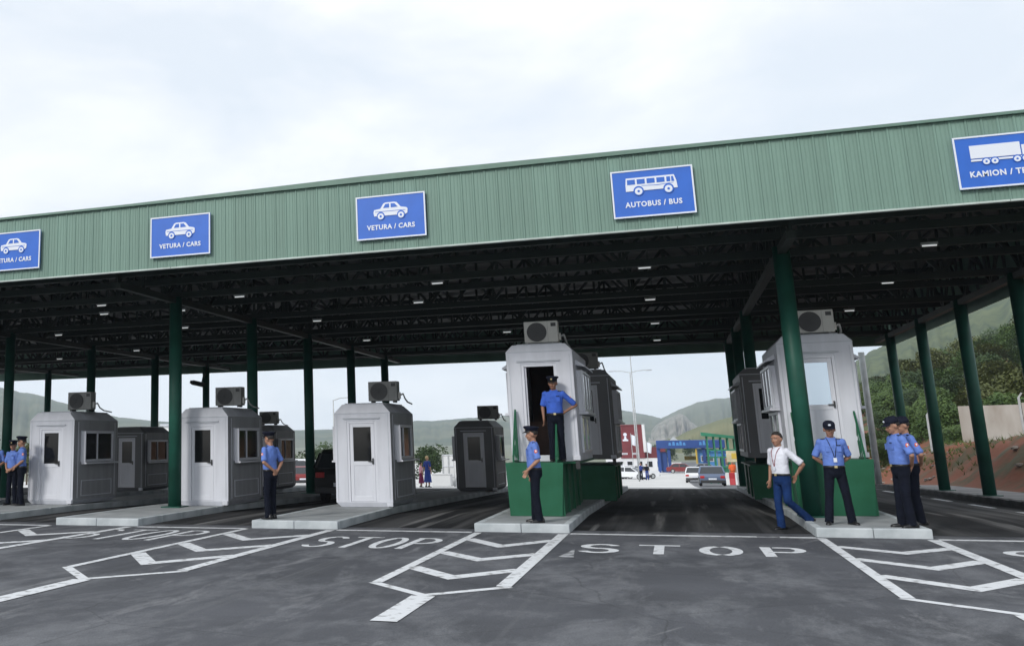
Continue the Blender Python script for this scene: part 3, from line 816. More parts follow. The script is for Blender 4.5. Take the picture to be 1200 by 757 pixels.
BW, BH, BD = 1.42, 2.44, 2.4
_shell = {}
def booth_shell(kind):
    if kind in _shell: return _shell[kind]
    h = BW/2
    D = BD if kind != 'tall' else 3.7
    H = BH if kind != 'tall' else 2.50
    # walls with sloped top corners all round: lower box + tapered top
    mb = MB()
    ct = 0.21 if kind != 'tall' else 0.15
    cb = 0.11 if kind != 'tall' else 0.0
    if cb:
        secs = [(-h+cb, h-cb, cb*0.5, D-cb, 0.0), (-h, h, 0, D, cb+0.001), (-h, h, 0, D, H-ct), (-h+ct*0.92, h-ct*0.92, ct*0.30, D-ct*1.1, H)]
    else:
        secs = [(-h, h, 0, D, 0.0), (-h, h, 0, D, H-ct), (-h+ct*0.92, h-ct*0.92, ct*0.30, D-ct*1.1, H)]
    mb.rings([[(a, c, z), (b, c, z), (b, d, z), (a, d, z)] for a, b, c, d, z in secs])
    inner = MB().box(-h+0.07, h-0.07, 0.08, D-0.08, 0.10, H-0.24)
    dz0, dz1 = 0.13, (2.03 if kind != 'tall' else 2.07)
    door = MB().box(DX-0.37, DX+0.37, -0.1, 0.2, dz0, dz1)
    if kind != 'tall':
        wl = MB().box(-h-0.1, h+0.1, 0.40, 2.08, 1.12, 1.90)
    else:
        wl = MB().box(-h-0.1, h+0.1, 0.75, 3.05, 1.05, 1.95)
    me = cut(mb, inner, door, wl)
    me.materials.append(M['white_pvc']); me.materials.append(M['shaded_side'])
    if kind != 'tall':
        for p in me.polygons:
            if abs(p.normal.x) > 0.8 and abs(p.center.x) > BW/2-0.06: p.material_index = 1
    _shell[kind] = me
    return me
DX = -0.02
GREYROOF = M['grey_roof']
def booth(name_label, x, y, z, kind, label, door_open=False, glass='glass_dark', mirror=1, group='booths on the traffic islands', shaded=False):
    b = thing('booth', label, 'booth', (x, y, z), 0, group)
    me = booth_shell(kind)
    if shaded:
        me = me.copy(); me.materials[0] = M['shaded_panel']
        if len(me.materials) > 1: me.materials[1] = M['shaded_panel']
    o = link('shell', me, b, bevel=0.022, seg=2, angle=25)
    tall = kind == 'tall'
    h = BW/2; D = 3.7 if tall else BD; H = 2.50 if tall else BH
    # recessed surround of the door
    dx0, dx1, dz0, dz1 = DX-0.37, DX+0.37, 0.13, (2.07 if tall else 2.03)
    fr = MB(); w = 0.055
    fr.box(dx0-0.045, dx0+w, 0.012, 0.10, dz0, dz1+0.04); fr.box(dx1-w, dx1+0.045, 0.012, 0.10, dz0, dz1+0.04); fr.box(dx0+w, dx1-w, 0.012, 0.10, dz1-w, dz1+0.04)
    fr.build('door_frame', M['white_frame'], b, bevel=0.006)
    lp = MB(); lp.box(dx0-0.09, dx1+0.09, -0.03, 0.02, dz1+0.05, dz1+0.085)
    lp.build('drip_rail', M['grey_roof'], b)
    a0, a1 = dx0+w+0.006, dx1-w-0.006
    dr = MB(); t = 0.085
    zt, zm = dz1-w-0.006, 1.02
    wt = a1-a0
    L_ = lambda x: x - a0
    dr.box(0, t, -0.02, 0.02, 0, zt-dz0); dr.box(wt-t, wt, -0.02, 0.02, 0, zt-dz0)
    dr.box(t, wt-t, -0.02, 0.02, zt-dz0-t, zt-dz0); dr.box(t, wt-t, -0.02, 0.02, zm-dz0-0.05, zm-dz0+0.05); dr.box(t, wt-t, -0.02, 0.02, 0, 0.12)
    door = dr.build('door', M['white_frame'], b, (a0, 0.045, dz0+0.003), bevel=0.005)
    MB().box(t, wt-t, -0.008, 0.008, 0.12, zm-dz0-0.05).build('door_panel', M['white_pvc'], door)
    MB().box(t, wt-t, -0.006, 0.006, zm-dz0+0.05, zt-dz0-t).build('door_pane', M[glass], door)
    hd = MB(); hd.box(wt-0.06, wt-0.03, -0.055, -0.02, zm-dz0-0.02, zm-dz0+0.12); hd.box(wt-0.16, wt-0.03, -0.06, -0.045, zm-dz0+0.035, zm-dz0+0.058)
    hd.build('door_handle', M['dark_metal'], door)
    if door_open: door.rotation_euler = (0, 0, R(97)); door.location = (a0+0.015, 0.06, dz0+0.003)
    # interior back wall colour
    MB().box(-h+0.09, h-0.09, D-0.30, D-0.11, 0.11, H-0.26).build('inner_wall', M['interior'], b)
    MB().box(-h+0.12, h-0.12, D*0.36, D*0.36+0.5, 0.11, 0.86).build('desk', M['interior'], b)
    for sg in (1, -1):
        xo = sg*h
        if not tall:
            y0, y1, z0, z1 = 0.40, 2.08, 1.12, 1.90
            f_ = MB(); x0, x1 = sorted((xo-sg*0.05, xo+sg*0.035)); frame_box(f_, 0, y0-0.04, y1+0.04, z0-0.02, z1+0.04, 0.07, x0, x1)
            f_.box(x0+0.01, x1-0.01, 1.22, 1.25, z0+0.05, z1-0.03)
            wn = f_.build('side_window', M['white_frame'], b, bevel=0.006)
            xg = sorted((xo-sg*0.02, xo-sg*0.012))
            MB().box(xg[0], xg[1], y0+0.03, 1.22, z0+0.05, z1-0.03).build('pane', M['glass_dark'], wn)
            MB().box(xg[0], xg[1], 1.25, y1-0.03, z0+0.05, z1-0.03).build('pane', M['glass_dark'], wn)
            s0, s1 = sorted((xo+sg*0.037, xo+sg*0.20))
            MB().box(s0, s1, y0-0.06, y1+0.06, z0-0.075, z0-0.03).build('sill', M['white_frame'], b, bevel=0.008)
            MB().box(*sorted((xo+sg*0.037, xo+sg*0.16)), y0-0.06, y0-0.02, z0-0.028, z1+0.02).build('shutter_guide', M['white_frame'], b, bevel=0.006)
            pp = MB(); p0, p1 = sorted((xo+sg*0.003, xo+sg*0.016)); frame_box(pp, 0, 0.40, 2.05, 0.20, 0.62, 0.025, p0, p1)
            pp.build('vent_panel', M['white_pvc'], b, bevel=0.004)
            for yy in (0.22, 2.22): MB().box(*sorted((xo+sg*0.002, xo+sg*0.010)), yy-0.012, yy+0.012, 0.16, 2.18).build('joint_strip', M['white_frame'], b)
        else:
            # projecting bay: canopy, upper panes, ledge, lower window
            y0, y1 = 0.75, 3.05; pr = 0.13
            cpn = MB(); cpn.prism([(xo, 2.18), (xo+sg*(pr+0.06), 2.05), (xo+sg*(pr+0.06), 2.015), (xo, 2.06)], 1, y0-0.12, y1+0.12)
            cpn.build('awning', M['white_frame'], b)
            f_ = MB(); x0, x1 = sorted((xo+sg*pr, xo+sg*(pr-0.05)))
            frame_box(f_, 0, y0, y1, 1.05, 1.95, 0.06, x0, x1)
            for k in (1, 2): f_.box(x0, x1, y0+(y1-y0)*k/3-0.03, y0+(y1-y0)*k/3+0.03, 1.11, 1.89)
            for yy in (y0, y1-0.03): f_.box(*sorted((xo-sg*0.03, xo+sg*(pr-0.052))), yy, yy+0.03, 1.05, 1.95)
            wn = f_.build('bay_window', M['white_frame'], b, bevel=0.005)
            for k in range(3):
                q0 = y0 + (y1-y0)*k/3 + 0.035; q1 = y0 + (y1-y0)*(k+1)/3 - 0.035
                MB().box(*sorted((xo+sg*(pr-0.02), xo+sg*(pr-0.028))), q0, q1, 1.115, 1.885).build('pane', M['glass_grey'], wn)
            MB().box(*sorted((xo-sg*0.03, xo+sg*(pr+0.06))), y0-0.08, y1+0.08, 0.985, 1.045).build('ledge', M['white_frame'], b, bevel=0.008)
            f2 = MB(); x0, x1 = sorted((xo+sg*0.002, xo+sg*0.05)); frame_box(f2, 0, y0+0.02, y1-0.02, 0.16, 0.975, 0.06, x0, x1)
            f2.box(x0, x1, (y0+y1)/2-0.03, (y0+y1)/2+0.03, 0.22, 0.915)
            lw = f2.build('lower_window', M['white_frame'], b, bevel=0.005)
            for q0, q1 in ((y0+0.085, (y0+y1)/2-0.035), ((y0+y1)/2+0.035, y1-0.085)):
                MB().box(*sorted((xo+sg*0.015, xo+sg*0.022)), q0, q1, 0.225, 0.91).build('pane', M['glass_grey'], lw)
    # gutter outlet at the front right foot
    cbx = MB(); cbx.box(h-0.13, h+0.02, -0.10, 0.0, 0.02, 0.12); cbx.build('foot_cover', M['white_pvc'], b, bevel=0.01)
    MB().box(h-0.09, h+0.0, -0.08, -0.01, -0.16 if tall else -0.002, 0.02).build('foot_block', M['dark_metal'], b)
    ed = MB(); ed.box(-h-0.006, h+0.006, -0.006, 0.02, H-(0.235 if not tall else 0.175), H-(0.215 if not tall else 0.155))
    ed.build('front_joint', M['grey_roof'], b)
    for sx in (-1, 1): MB().box(*sorted((sx*(h-0.075), sx*(h-0.055))), -0.005, 0.01, 0.14, H-0.24).build('corner_joint', M['grey_roof'], b)
    rf = MB().box(-h+0.22, h-0.22, 0.20, D-0.24, H+0.002, H+0.03).build('roof_cap', GREYROOF, b)
    return b

M['ac_dark'] = mat('dark_air_conditioner_case', (0.20,0.205,0.20), 0.5, var=0.08, scale=4)
_ac = None
def air_conditioner(x, y, z, label, rz=0, dark=False):
    global _ac
    if _ac is None:
        a = thing('air_conditioner', label, 'air conditioner', (x, y, z), rz, 'air conditioners on the booth roofs')
        a.scale = (0.92, 0.92, 0.90)
        MB().box(-0.40, 0.40, 0, 0.30, 0.05, 0.58).build('casing', M['ac_case'], a, bevel=0.015)
        MB().cyl((-0.10,-0.004,0.31), (-0.10,-0.022,0.31), 0.235, n=28).build('fan_opening', M['ac_grille'], a)
        g = MB()
        for k in range(6):
            rr = 0.05+0.035*k
            pts = [(-0.10+rr*math.cos(2*math.pi*i/20), -0.026, 0.31+rr*math.sin(2*math.pi*i/20)) for i in range(21)]
            g.tube(pts, 0.004, 4)
        for k in range(6):
            t = math.pi*k/6; g.tube([(-0.10-0.23*math.cos(t), -0.03, 0.31-0.23*math.sin(t)), (-0.10+0.23*math.cos(t), -0.03, 0.31+0.23*math.sin(t))], 0.004, 4)
        tag(g.build('fan_grille', M['dark_metal'], a), kind='stuff')
        MB().box(0.24, 0.36, -0.004, 0.002, 0.44, 0.53).build('label_plate', M['dark_metal'], a)
        MB().box(0.16, 0.163, -0.004, 0.001, 0.06, 0.57).build('seam', M['dark_metal'], a)
        MB().box(0.401, 0.45, 0.10, 0.22, 0.10, 0.28).build('valve_cover', M['ac_case'], a, bevel=0.008)
        MB().tube([(0.45,0.16,0.2),(0.52,0.18,0.24),(0.55,0.28,0.10),(0.56,0.50,0.02),(0.57,0.95,-0.02)], 0.022, 6).build('pipe', M['pipe'], a, smooth=True)
        for sx in (-0.3, 0.3): MB().box(sx-0.03, sx+0.03, 0.02, 0.28, 0.0, 0.05).build('foot', M['dark_metal'], a)
        _ac = a; dc = [q for q in a.children if q.name.startswith('casing')][0].data.copy(); dc.materials[0] = M['ac_dark']; globals()['_dark_case'] = dc; return a
    c = copy_tree(_ac, (x, y, z), rz, label)
    if dark:
        for ch in c.children:
            if ch.name.startswith('casing'):
                ch.data = _dark_case; 
    return c
def ctr(n): return (ISL[n][0]+ISL[n][1])/2
bx = {1:-15.95, 2:-11.40, 3:-7.12, 4:-2.62, 5:2.86}
booth('b', bx[1], 24.8, 0.15, 'car', 'white booth with closed door beside the two waiting officers, next to the edge')
booth('b', bx[2], 24.8, 0.15, 'car', 'white booth with closed door standing right behind the green column')
booth('b', bx[3], 24.8, 0.15, 'car', 'white booth with closed door beside the raised booth with an open door')
g2 = gz(38)+0.15
booth('b', -20.3, 37.0, gz(37)+0.15, 'car', 'shaded booth visible between the edge booth and the green column', shaded=True)
booth('b', -15.3, 38.4, g2, 'car', 'shaded booth beyond the officer with clasped hands', shaded=True)
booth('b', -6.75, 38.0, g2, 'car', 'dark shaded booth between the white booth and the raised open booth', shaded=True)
ZR = 1.22
b4 = booth('b', bx[4], 23.25, ZR, 'tall', 'raised white booth on green base with an officer in its open door', door_open=True)
b5 = booth('b', bx[5], 23.98, ZR, 'tall', 'raised white booth on green base with a closed door reflecting the sky', glass='glass_mirror')
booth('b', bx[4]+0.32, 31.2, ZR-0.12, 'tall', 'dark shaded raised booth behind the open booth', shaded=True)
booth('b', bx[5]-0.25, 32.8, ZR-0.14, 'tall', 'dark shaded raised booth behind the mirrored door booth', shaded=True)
air_conditioner(bx[4]+0.03, 23.75, ZR+2.53, 'pale air conditioner with round fan on the open door booth')
air_conditioner(bx[5]+0.12, 24.4, ZR+2.53, 'pale air conditioner on the booth with the mirrored door')
air_conditioner(bx[1]+0.60, 25.2, 0.15+BH+0.03, 'grey air conditioner on the booth beside the two waiting officers', dark=True)
air_conditioner(bx[2]+0.50, 25.3, 0.15+BH+0.03, 'grey air conditioner on the booth behind the green column', dark=True)
air_conditioner(bx[3]+0.44, 25.2, 0.15+BH+0.03, 'grey air conditioner on the white booth beside the raised open booth', dark=True)
air_conditioner(-6.3, 38.5, g2+BH+0.03, 'dark air conditioner on the shaded booth between white and raised booths', dark=True)
air_conditioner(-15.0, 38.8, g2+BH+0.03, 'dark air conditioner on the shaded booth beyond the officer with clasped hands', dark=True)
air_conditioner(bx[4]+0.35, 31.7, ZR-0.12+2.53, 'dark air conditioner on the shaded raised booth behind the open one', dark=True)

def platform(x, y0, y1, label, front=True, drop=0.0, xr=None):
    """green clad base; y0 front"""
    z0 = gz((y0+y1)/2)+0.15 if not front else 0.15
    p = thing('raised_platform', label, 'platform', (x, y0, z0), 0, 'green bases under the raised booths')
    h = BW/2+0.0; H = ZR-0.15-0.006-drop
    xr = h if xr is None else xr
    fp = MB().prism([(-h+0.02, 0.0), (xr-0.08, 0.0), (xr, H), (-h-0.02, H)], 1, 0.0, 0.05)
    fp.build('front_panel', M['green_base'], p, bevel=0.008)
    n = int((y1-y0)/1.2); st = (y1-y0-0.06)/n
    for sg in (-1, 1):
        for k in range(n):
            a = 0.06+k*st
            hh = h if sg < 0 else xr
            xx = sorted((sg*(hh-0.08), sg*(hh-0.12)))
            MB().box(xx[0], xx[1], a+0.012, a+st-0.012, 0.003, H-0.02).build('side_panel', M['green_base'], p, bevel=0.006)
            MB().box(*sorted((sg*(hh-0.125), sg*(hh-0.03))), a-0.012, a+0.03, 0.003, H-0.003).build('side_post', M['green_base'], p)
    MB().box(-h, xr, 0.052, 0.80, H-0.04, H).build('landing', M['green_base'], p)
    MB().box(-h, h, 0.803, y1-y0, H-0.04, H).build('deck', M['green_base'], p)
    if front:
        for sx in (-h+0.14, xr-0.14):
            lx = 0.0
            rl = MB()
            # rail standing along the side of the landing: upright at the booth, sloping down to the front
            yb, yf, t = 0.80, 0.08, 0.035
            rl.bar((sx, yb, H), (sx, yb, H+1.10), t); rl.bar((sx, yf, H), (sx, yf, H+0.12), t)
            rl.bar((sx, yb, H+1.10), (sx, yf, H+0.12), t); rl.bar((sx, yb, H+0.03), (sx, yf, H+0.03), t)
            if sx > 0: pass
            for k in range(1, 3):
                yk = yb + (yf-yb)*k/3; zk = H+1.10+(0.12-1.10)*k/3
                rl.bar((sx, yk, H+0.03), (sx, yk, zk), 0.016)
                yj = yb + (yf-yb)*(k-1)/3
                rl.bar((sx, yj, H+0.03), (sx, yk, zk), 0.014); rl.bar((sx, yj, zk), (sx, yk, H+0.03), 0.014)
            rl.build('railing', M['green_base'], p)
    return p
platform(bx[4], 22.38, 27.4, 'green clad base under the raised booth with the open door', xr=0.44)
platform(bx[5], 23.32, 27.9, 'green clad base under the raised booth with the mirrored door')
platform(bx[4]+0.32, 30.6, 35.2, 'dark green base under the shaded booth behind the open one', False, 0.12)
platform(bx[5]-0.25, 32.2, 36.8, 'dark green base under the shaded booth behind the mirrored door booth', False, 0.14)

# ---------------------------------------------------------------- people
ARMS = {  # elbow, wrist, hand direction, palm normal for the +x side; mirrored for the other
 'back':  ((0.275, 0.085, 1.145), (0.075, 0.165, 0.985), (-0.80, 0.10, -0.55), (0, 1, 0)),
 'front': ((0.255, 0.010, 1.140), (0.085, -0.165, 0.985), (-0.75, -0.25, -0.60), (0, 1, 0)),
 'hang':  ((0.245, 0.035, 1.140), (0.235, -0.035, 0.890), (-0.05, -0.20, -1.0), (-1, 0, 0)),
 'fwd':   ((0.235, 0.060, 1.140), (0.200, -0.140, 0.960), (-0.20, -0.50, -0.85), (-1, 0, 0)),
 'hip':   ((0.435, 0.090, 1.160), (0.215, 0.035, 1.030), (-0.75, -0.45, -0.40), (0, 1, 0)),
 'hipback': ((0.370, 0.165, 1.165), (0.200, 0.150, 0.965), (-0.55, 0.15, -0.85), (0, 1, 0)),
 'door':  ((0.275, 0.000, 1.140), (0.360, -0.190, 1.030), (0.55, -0.60, -0.25), (0, 0, -1)),
}
def crumple(me, amp, key):
    o_ = Vector((sum(map(ord, key)) % 37, 0, 0))
    nrm = [v.normal.copy() for v in me.vertices]
    new = []
    for v, nn in zip(me.vertices, nrm):
        p = Vector((v.co.x*9, v.co.y*9, v.co.z*15 + v.co.x*6)) + o_
        q = abs(mnoise.noise(p)) + 0.5*abs(mnoise.noise(p*2.1))
        new += list(v.co + nn*(amp*(0.45 - q)))
    me.vertices.foreach_set('co', new); me.update()
    return me
def person(label, loc, rz, arms=('hang','hang'), legs=None, shirt='shirt_blue', trousers='navy', cap='peaked', lanyard=None,
           head_yaw=0, head_pitch=0, h=1.76, z=None, voxel=0.0085, epaulettes=True, skirt=False, hair='hair', skin='skin', patch=True, slim=1.0, belt=True, group='uniformed officers', vest=None):
    k = h/1.76
    P = thing('person', label, 'person', loc, rz, group)
    P.scale = (k, k, k)
    legs = legs or (((0.105, 0.0, 0.50), (0.115, 0.02, 0.09), 8), ((-0.105, 0.0, 0.50), (-0.115, 0.02, 0.09), 8))
    b = MB()
    # trunk, neck
    b.loft([(0,0.012,0.86,.10,.08),(0,0.012,0.90,.150,.105),(0,0.008,0.98,.155,.108),(0,-0.002,1.10,.142,.098),(0,-0.006,1.24,.160,.110),(0,0.0,1.34,.172,.108),(0,0.008,1.41,.165,.088),(0,0.014,1.45,.10,.07),(0,0.016,1.47,.06,.055)], 20)
    b.cap((0,0.022,1.43), (0,0.004,1.55), .062, .058)
    Hm = Matrix.Translation((0,0.003,1.527)) @ Matrix.Scale(1.12, 4) @ Matrix.Rotation(R(head_yaw), 4, 'Z') @ Matrix.Rotation(R(head_pitch), 4, 'X')
    hp = lambda x, y, z_: Hm @ Vector((x, y, z_))
    H3 = Hm.to_3x3()
    b.ell(hp(0,0.006,0.112), (.077,.096,.102), 18, 12, H3)       # skull
    b.ell(hp(0,-0.024,0.052), (.060,.070,.072), 16, 10, H3)      # face
    b.ell(hp(0,-0.052,0.008), (.036,.036,.028), 12, 8, H3)       # chin
    b.cap(hp(0,-0.088,0.088), hp(0,-0.104,0.056), .010, .015)    # nose
    for sx in (-1, 1):
        b.ell(hp(sx*.079,0.008,0.082), (.011,.021,.032), 10, 8, H3)   # ears
        b.ell(hp(sx*.036,-0.072,0.060), (.020,.016,.018), 10, 8, H3)  # cheek
    b.cap(hp(-.045,-0.084,0.118), hp(.045,-0.084,0.118), .012)        # brow ridge
    sleeves = []
    for sx, an in ((1, arms[0]), (-1, arms[1])):
        E_, Wr, hd, pn = [Vector(v) for v in ARMS[an]]
        for v in (E_, Wr, hd, pn): v.x *= sx
        Sh = Vector((sx*.178, 0.010, 1.402))
        b.ell(Sh + Vector((sx*.004,0,-.01)), (.058,.056,.062), 12, 9)
        b.cap(Sh, E_, .050, .040); b.cap(E_, E_.lerp(Wr, .35), .040, .039); b.cap(E_.lerp(Wr, .3), Wr, .038, .026)
        hd.normalize(); side = hd.cross(pn).normalized(); pn2 = side.cross(hd).normalized()
        Mh = Matrix((side, hd, pn2)).transposed()
        b.ell(Wr + hd*.052, (.040,.054,.017), 12, 8, Mh)
        b.cap(Wr, Wr + hd*.03, .026, .028)
        curl = -pn2
        for fi, ln in enumerate((.072,.082,.077,.060)):
            o_ = (fi-1.5)*.0195
            a = Wr + hd*.090 + side*o_
            m_ = a + hd*ln*.52 + curl*(.008+.003*fi); t_ = m_ + hd*ln*.36 + curl*ln*.36
            b.cap(a - hd*.015, m_, .0092, .0088, 8); b.cap(m_, t_, .0088, .0078, 8)
        ts = side*(-1 if sx > 0 else 1)
        a = Wr + hd*.028 + ts*.030; m_ = a + hd*.030 + ts*.026 + curl*.008; t_ = m_ + hd*.032 + ts*.004 + curl*.010
        b.cap(a, m_, .013, .011, 8); b.cap(m_, t_, .0108, .009, 8)
        sleeves.append((Sh, E_))
    tl = []
    for sx, (Kn, An, toe) in zip((1,-1), legs):
        Hp = Vector((sx*.088, 0.01, 0.90)); Kn, An = Vector(Kn), Vector(An)
        b.cap(Hp, Kn, .082, .055); b.cap(Kn, Kn.lerp(An, .35), .054, .054); b.cap(Kn.lerp(An,.3), An, .053, .036)
        fd = Vector((math.sin(R(toe))*sx, -math.cos(R(toe)), 0))
        lift = An.z > 0.14
        if lift: fd = (fd + Vector((0,0,-0.75))).normalized()
        b.cap(An + Vector((0,0,-.03)), An + fd*.05 + Vector((0,0,-.05 if not lift else -.01)), .024, .018)
        tl.append((Hp, Kn, An, fd, lift))
    me = remeshed(b, 'person', voxel, 2); me.materials.append(M[skin])
    body = link('body', me, P)
    # shirt
    s = MB(); q = slim
    s.loft([(0,0.010,0.925,.166*q,.122),(0,0.006,0.99,.172*q,.128),(0,-0.004,1.06,.170*q,.126),(0,-0.008,1.16,.168*q,.122),(0,-0.006,1.26,.180*q,.128),(0,0.0,1.35,.188*q,.122),(0,0.010,1.415,.176*q,.098),(0,0.016,1.455,.115,.078),(0,0.018,1.482,.070,.064)], 22)
    for Sh, E_ in sleeves:
        s.ell(Sh + Vector((0,0,-.004)), (.068,.064,.070), 14, 10)
        s.cap(Sh, Sh.lerp(E_, .80), .062, .059); s.cyl(Sh.lerp(E_, .5), Sh.lerp(E_, .90), .060, .064, 14)
    me = crumple(remeshed(s, 'shirt', 0.011, 3), 0.009, label); me.materials.append(M[shirt]); sh = link('shirt', me, P)
    cl = MB()
    for sx in (-1, 1):
        cl.add([(sx*.008,-.052,1.475),(sx*.070,-.028,1.492),(sx*.074,.03,1.500),(sx*.082,.03,1.468),(sx*.080,-.046,1.452),(sx*.040,-.082,1.425)], [(0,1,4,5),(1,2,3,4)])
    o = cl.build('collar', M[shirt], sh); sm_ = o.modifiers.new('t', 'SOLIDIFY'); sm_.thickness = 0.006
    MB().box(-.006, .006, -.1315, -.128, 0.99, 1.36).build('placket', M[shirt], sh)
    if epaulettes:
        for sx in (-1, 1):
            MB().bar((sx*.075, .012, 1.470), (sx*.205, .010, 1.452), .055, .012).build('epaulette', M['cap'], sh, bevel=0.003)
        for sx in (-1, 1): MB().box(sx*.08-.045, sx*.08+.045, -.128, -.112, 1.235, 1.335).build('breast_pocket', M[shirt], sh, bevel=0.004)
        MB().box(.05, .12, -.1325, -.127, 1.340, 1.356).build('name_tape', M['cap'], sh)
    if patch:
        Sh, E_ = sleeves[0]; c = Sh.lerp(E_, .38)
        MB().ell(c + Vector((.062,0,0)), (.008,.030,.038), 12, 8).build('sleeve_patch', M['orange'], sh)
        MB().ell(c + Vector((.066,0,.006)), (.008,.016,.020), 10, 6).build('patch_crest', M['sign_white'], sh)
    # trousers
    t = MB()
    if skirt:
        t.loft([(0,0,0.28,.26,.20),(0,0,0.45,.235,.18),(0,0,0.75,.20,.15),(0,0.01,1.0,.165,.125)], 20)
    else:
        t.loft([(0,0.012,0.80,.13,.10),(0,0.014,0.86,.172,.128),(0,0.012,0.93,.176,.132),(0,0.008,0.985,.172,.129)], 22)
        for Hp, Kn, An, fd, lift in tl:
            bt = An + (Vector((0,0,-.058)) if not lift else (An-Kn).normalized()*.03)
            t.cap(Hp + Vector((0,0,-.01)), Kn, .094, .072); t.cap(Kn, Kn.lerp(bt,.5), .072, .068); t.cyl(Kn.lerp(bt,.3), bt, .069, .071, 14)
    me = crumple(remeshed(t, 'trousers', 0.012, 3), 0.008, label); me.materials.append(M[trousers]); link('skirt' if skirt else 'trousers', me, P)
    if belt and not skirt:
        bl = MB(); rs = []
        for z_, g in ((0.962,.0),(0.962,.008),(1.002,.008),(1.002,.0)):
            rs.append([((.170+g)*math.cos(2*math.pi*i/24), .008+(.127+g)*math.sin(2*math.pi*i/24), z_) for i in range(24)])
        rs.append(rs[0]); bl.rings(rs, cap=False)
        bo = bl.build('belt', M['shoe'], P, smooth=True)
        MB().box(-.024,.024,-.138,-.130,0.962,1.002).build('buckle', M['gold'], bo)
    # shoes
    for Hp, Kn, An, fd, lift in tl:
        so_ = MB(); sd = Vector((-fd.y, fd.x, 0)).normalized() if abs(fd.z) < .9 else Vector((1,0,0))
        upv = sd.cross(fd).normalized()
        if upv.z < 0: upv = -upv
        base = An - upv*(.088 if not lift else .07)
        ml = [(-.088,.038,.070),(-.06,.045,.115),(-.01,.047,.115),(.05,.043,.062),(.11,.046,.048),(.155,.040,.038),(.178,.020,.024)]
        rs = []
        for a, w_, hh in ml:
            c = base + fd*a
            rs.append([c + sd*(w_*x_) + upv*(hh*y_) for x_, y_ in ((-1,.0),(-1.02,.35),(-.8,.8),(-.3,1),(.3,1),(.8,.8),(1.02,.35),(1,.0))])
        so_.rings(rs); so_.build('shoe', M['shoe'], P, smooth=True)
    # head: eyes, brows, mouth, hair, cap
    hd_ = bpy.data.objects.new('face', None)
    ey = MB(); br = MB(); ir = MB()
    for sx in (-1, 1):
        ey.ell(hp(sx*.031,-0.081,0.098), (.012,.007,.006), 10, 6, H3); ir.ell(hp(sx*.031,-0.0865,0.098), (.0055,.003,.0055), 8, 6, H3)
        br.cap(hp(sx*.016,-0.0935,0.118), hp(sx*.048,-0.084,0.120), .0045, .0035, 6)
    ey.build('eyes', M['eye_white'], body); ir.build('irises', M['hair'], body); br.build('eyebrows', M[hair], body)
    MB().ell(hp(0,-0.0905,0.026), (.024,.008,.007), 10, 6, H3).build('mouth', M['lip'], body)
    hr = MB(); rs = []
    lowf = lambda t_: 0.075 if math.sin(t_) > -0.25 else 0.163
    n = 24
    for lv in range(6):
        q_ = []
        for i in range(n):
            t_ = 2*math.pi*i/n; zl = lowf(t_) + (0.213-lowf(t_))*lv/5
            e_ = max(0.0, 1-((zl-0.110)/0.108)**2) ** .5
            q_.append(hp(.0835*e_*math.cos(t_), .006+.1015*e_*math.sin(t_), zl))
        rs.append(q_)
    hr.rings(rs); hr.build('hair', M[hair], P, smooth=True)
    if cap == 'peaked':
        c = MB()
        def ring(z_, rx, ry, tilt=0): return [hp(rx*math.cos(2*math.pi*i/24), .006+ry*math.sin(2*math.pi*i/24), z_ - tilt*math.sin(2*math.pi*i/24)) for i in range(24)]
        c.rings([ring(.138,.086,.104), ring(.172,.088,.106), ring(.188,.112,.128,.012), ring(.206,.118,.134,.016), ring(.218,.104,.118,.016), ring(.226,.05,.06,.01)])
        co_ = c.build('cap', M['cap'], P, smooth=True)
        v = MB(); a_, b_ = [], []
        for i in range(13):
            t_ = R(200+140*i/12); a_.append(hp(.086*math.cos(t_), .006+.104*math.sin(t_), .148)); b_.append(hp(.092*math.cos(t_), .006+.104*math.sin(t_)-.058*max(0,-math.sin(t_)), .122))
        v.rings([a_, b_], cap=False, closed=False); vo = v.build('peak', M['shoe'], co_)
        k_ = vo.modifiers.new('t','SOLIDIFY'); k_.thickness = 0.005
        MB().ell(hp(0,-.104,.176), (.018,.008,.020), 10, 6, H3).build('cap_badge', M['gold'], co_)
    elif cap == 'ball':
        c = MB()
        def ring(z_, rx, ry): return [hp(rx*math.cos(2*math.pi*i/24), .006+ry*math.sin(2*math.pi*i/24), z_) for i in range(24)]
        c.rings([ring(.125,.087,.105), ring(.165,.088,.106), ring(.20,.078,.094), ring(.222,.050,.062), ring(.230,.015,.02)])
        co_ = c.build('cap', M['cap'], P, smooth=True)
        v = MB(); a_, b_ = [], []
        for i in range(13):
            t_ = R(205+130*i/12); a_.append(hp(.087*math.cos(t_), .006+.105*math.sin(t_), .134)); b_.append(hp(.088*math.cos(t_), .006+.105*math.sin(t_)-.075*max(0,-math.sin(t_))**.7, .118+.012*math.cos(t_)**2*-1))
        v.rings([a_, b_], cap=False, closed=False); vo = v.build('peak', M['cap'], co_)
        k_ = vo.modifiers.new('t','SOLIDIFY'); k_.thickness = 0.006
        MB().ell(hp(0,-.100,.170), (.022,.009,.016), 10, 6, H3).build('cap_badge', M['sign_white'], co_)
    if lanyard:
        ly = MB()
        for sx in (-1, 1): ly.tube([(sx*.070,.01,1.482),(sx*.075,-.055,1.46),(sx*.060,-.115,1.38),(sx*.025,-.137,1.24),(0.004*sx,-.140,1.13)], .0055, 5)
        lo_ = ly.build('lanyard', M[lanyard], P)
        MB().box(-.028,.028,-.150,-.143,1.06,1.135).build('pass_card', M['sign_white'], lo_, bevel=0.002)
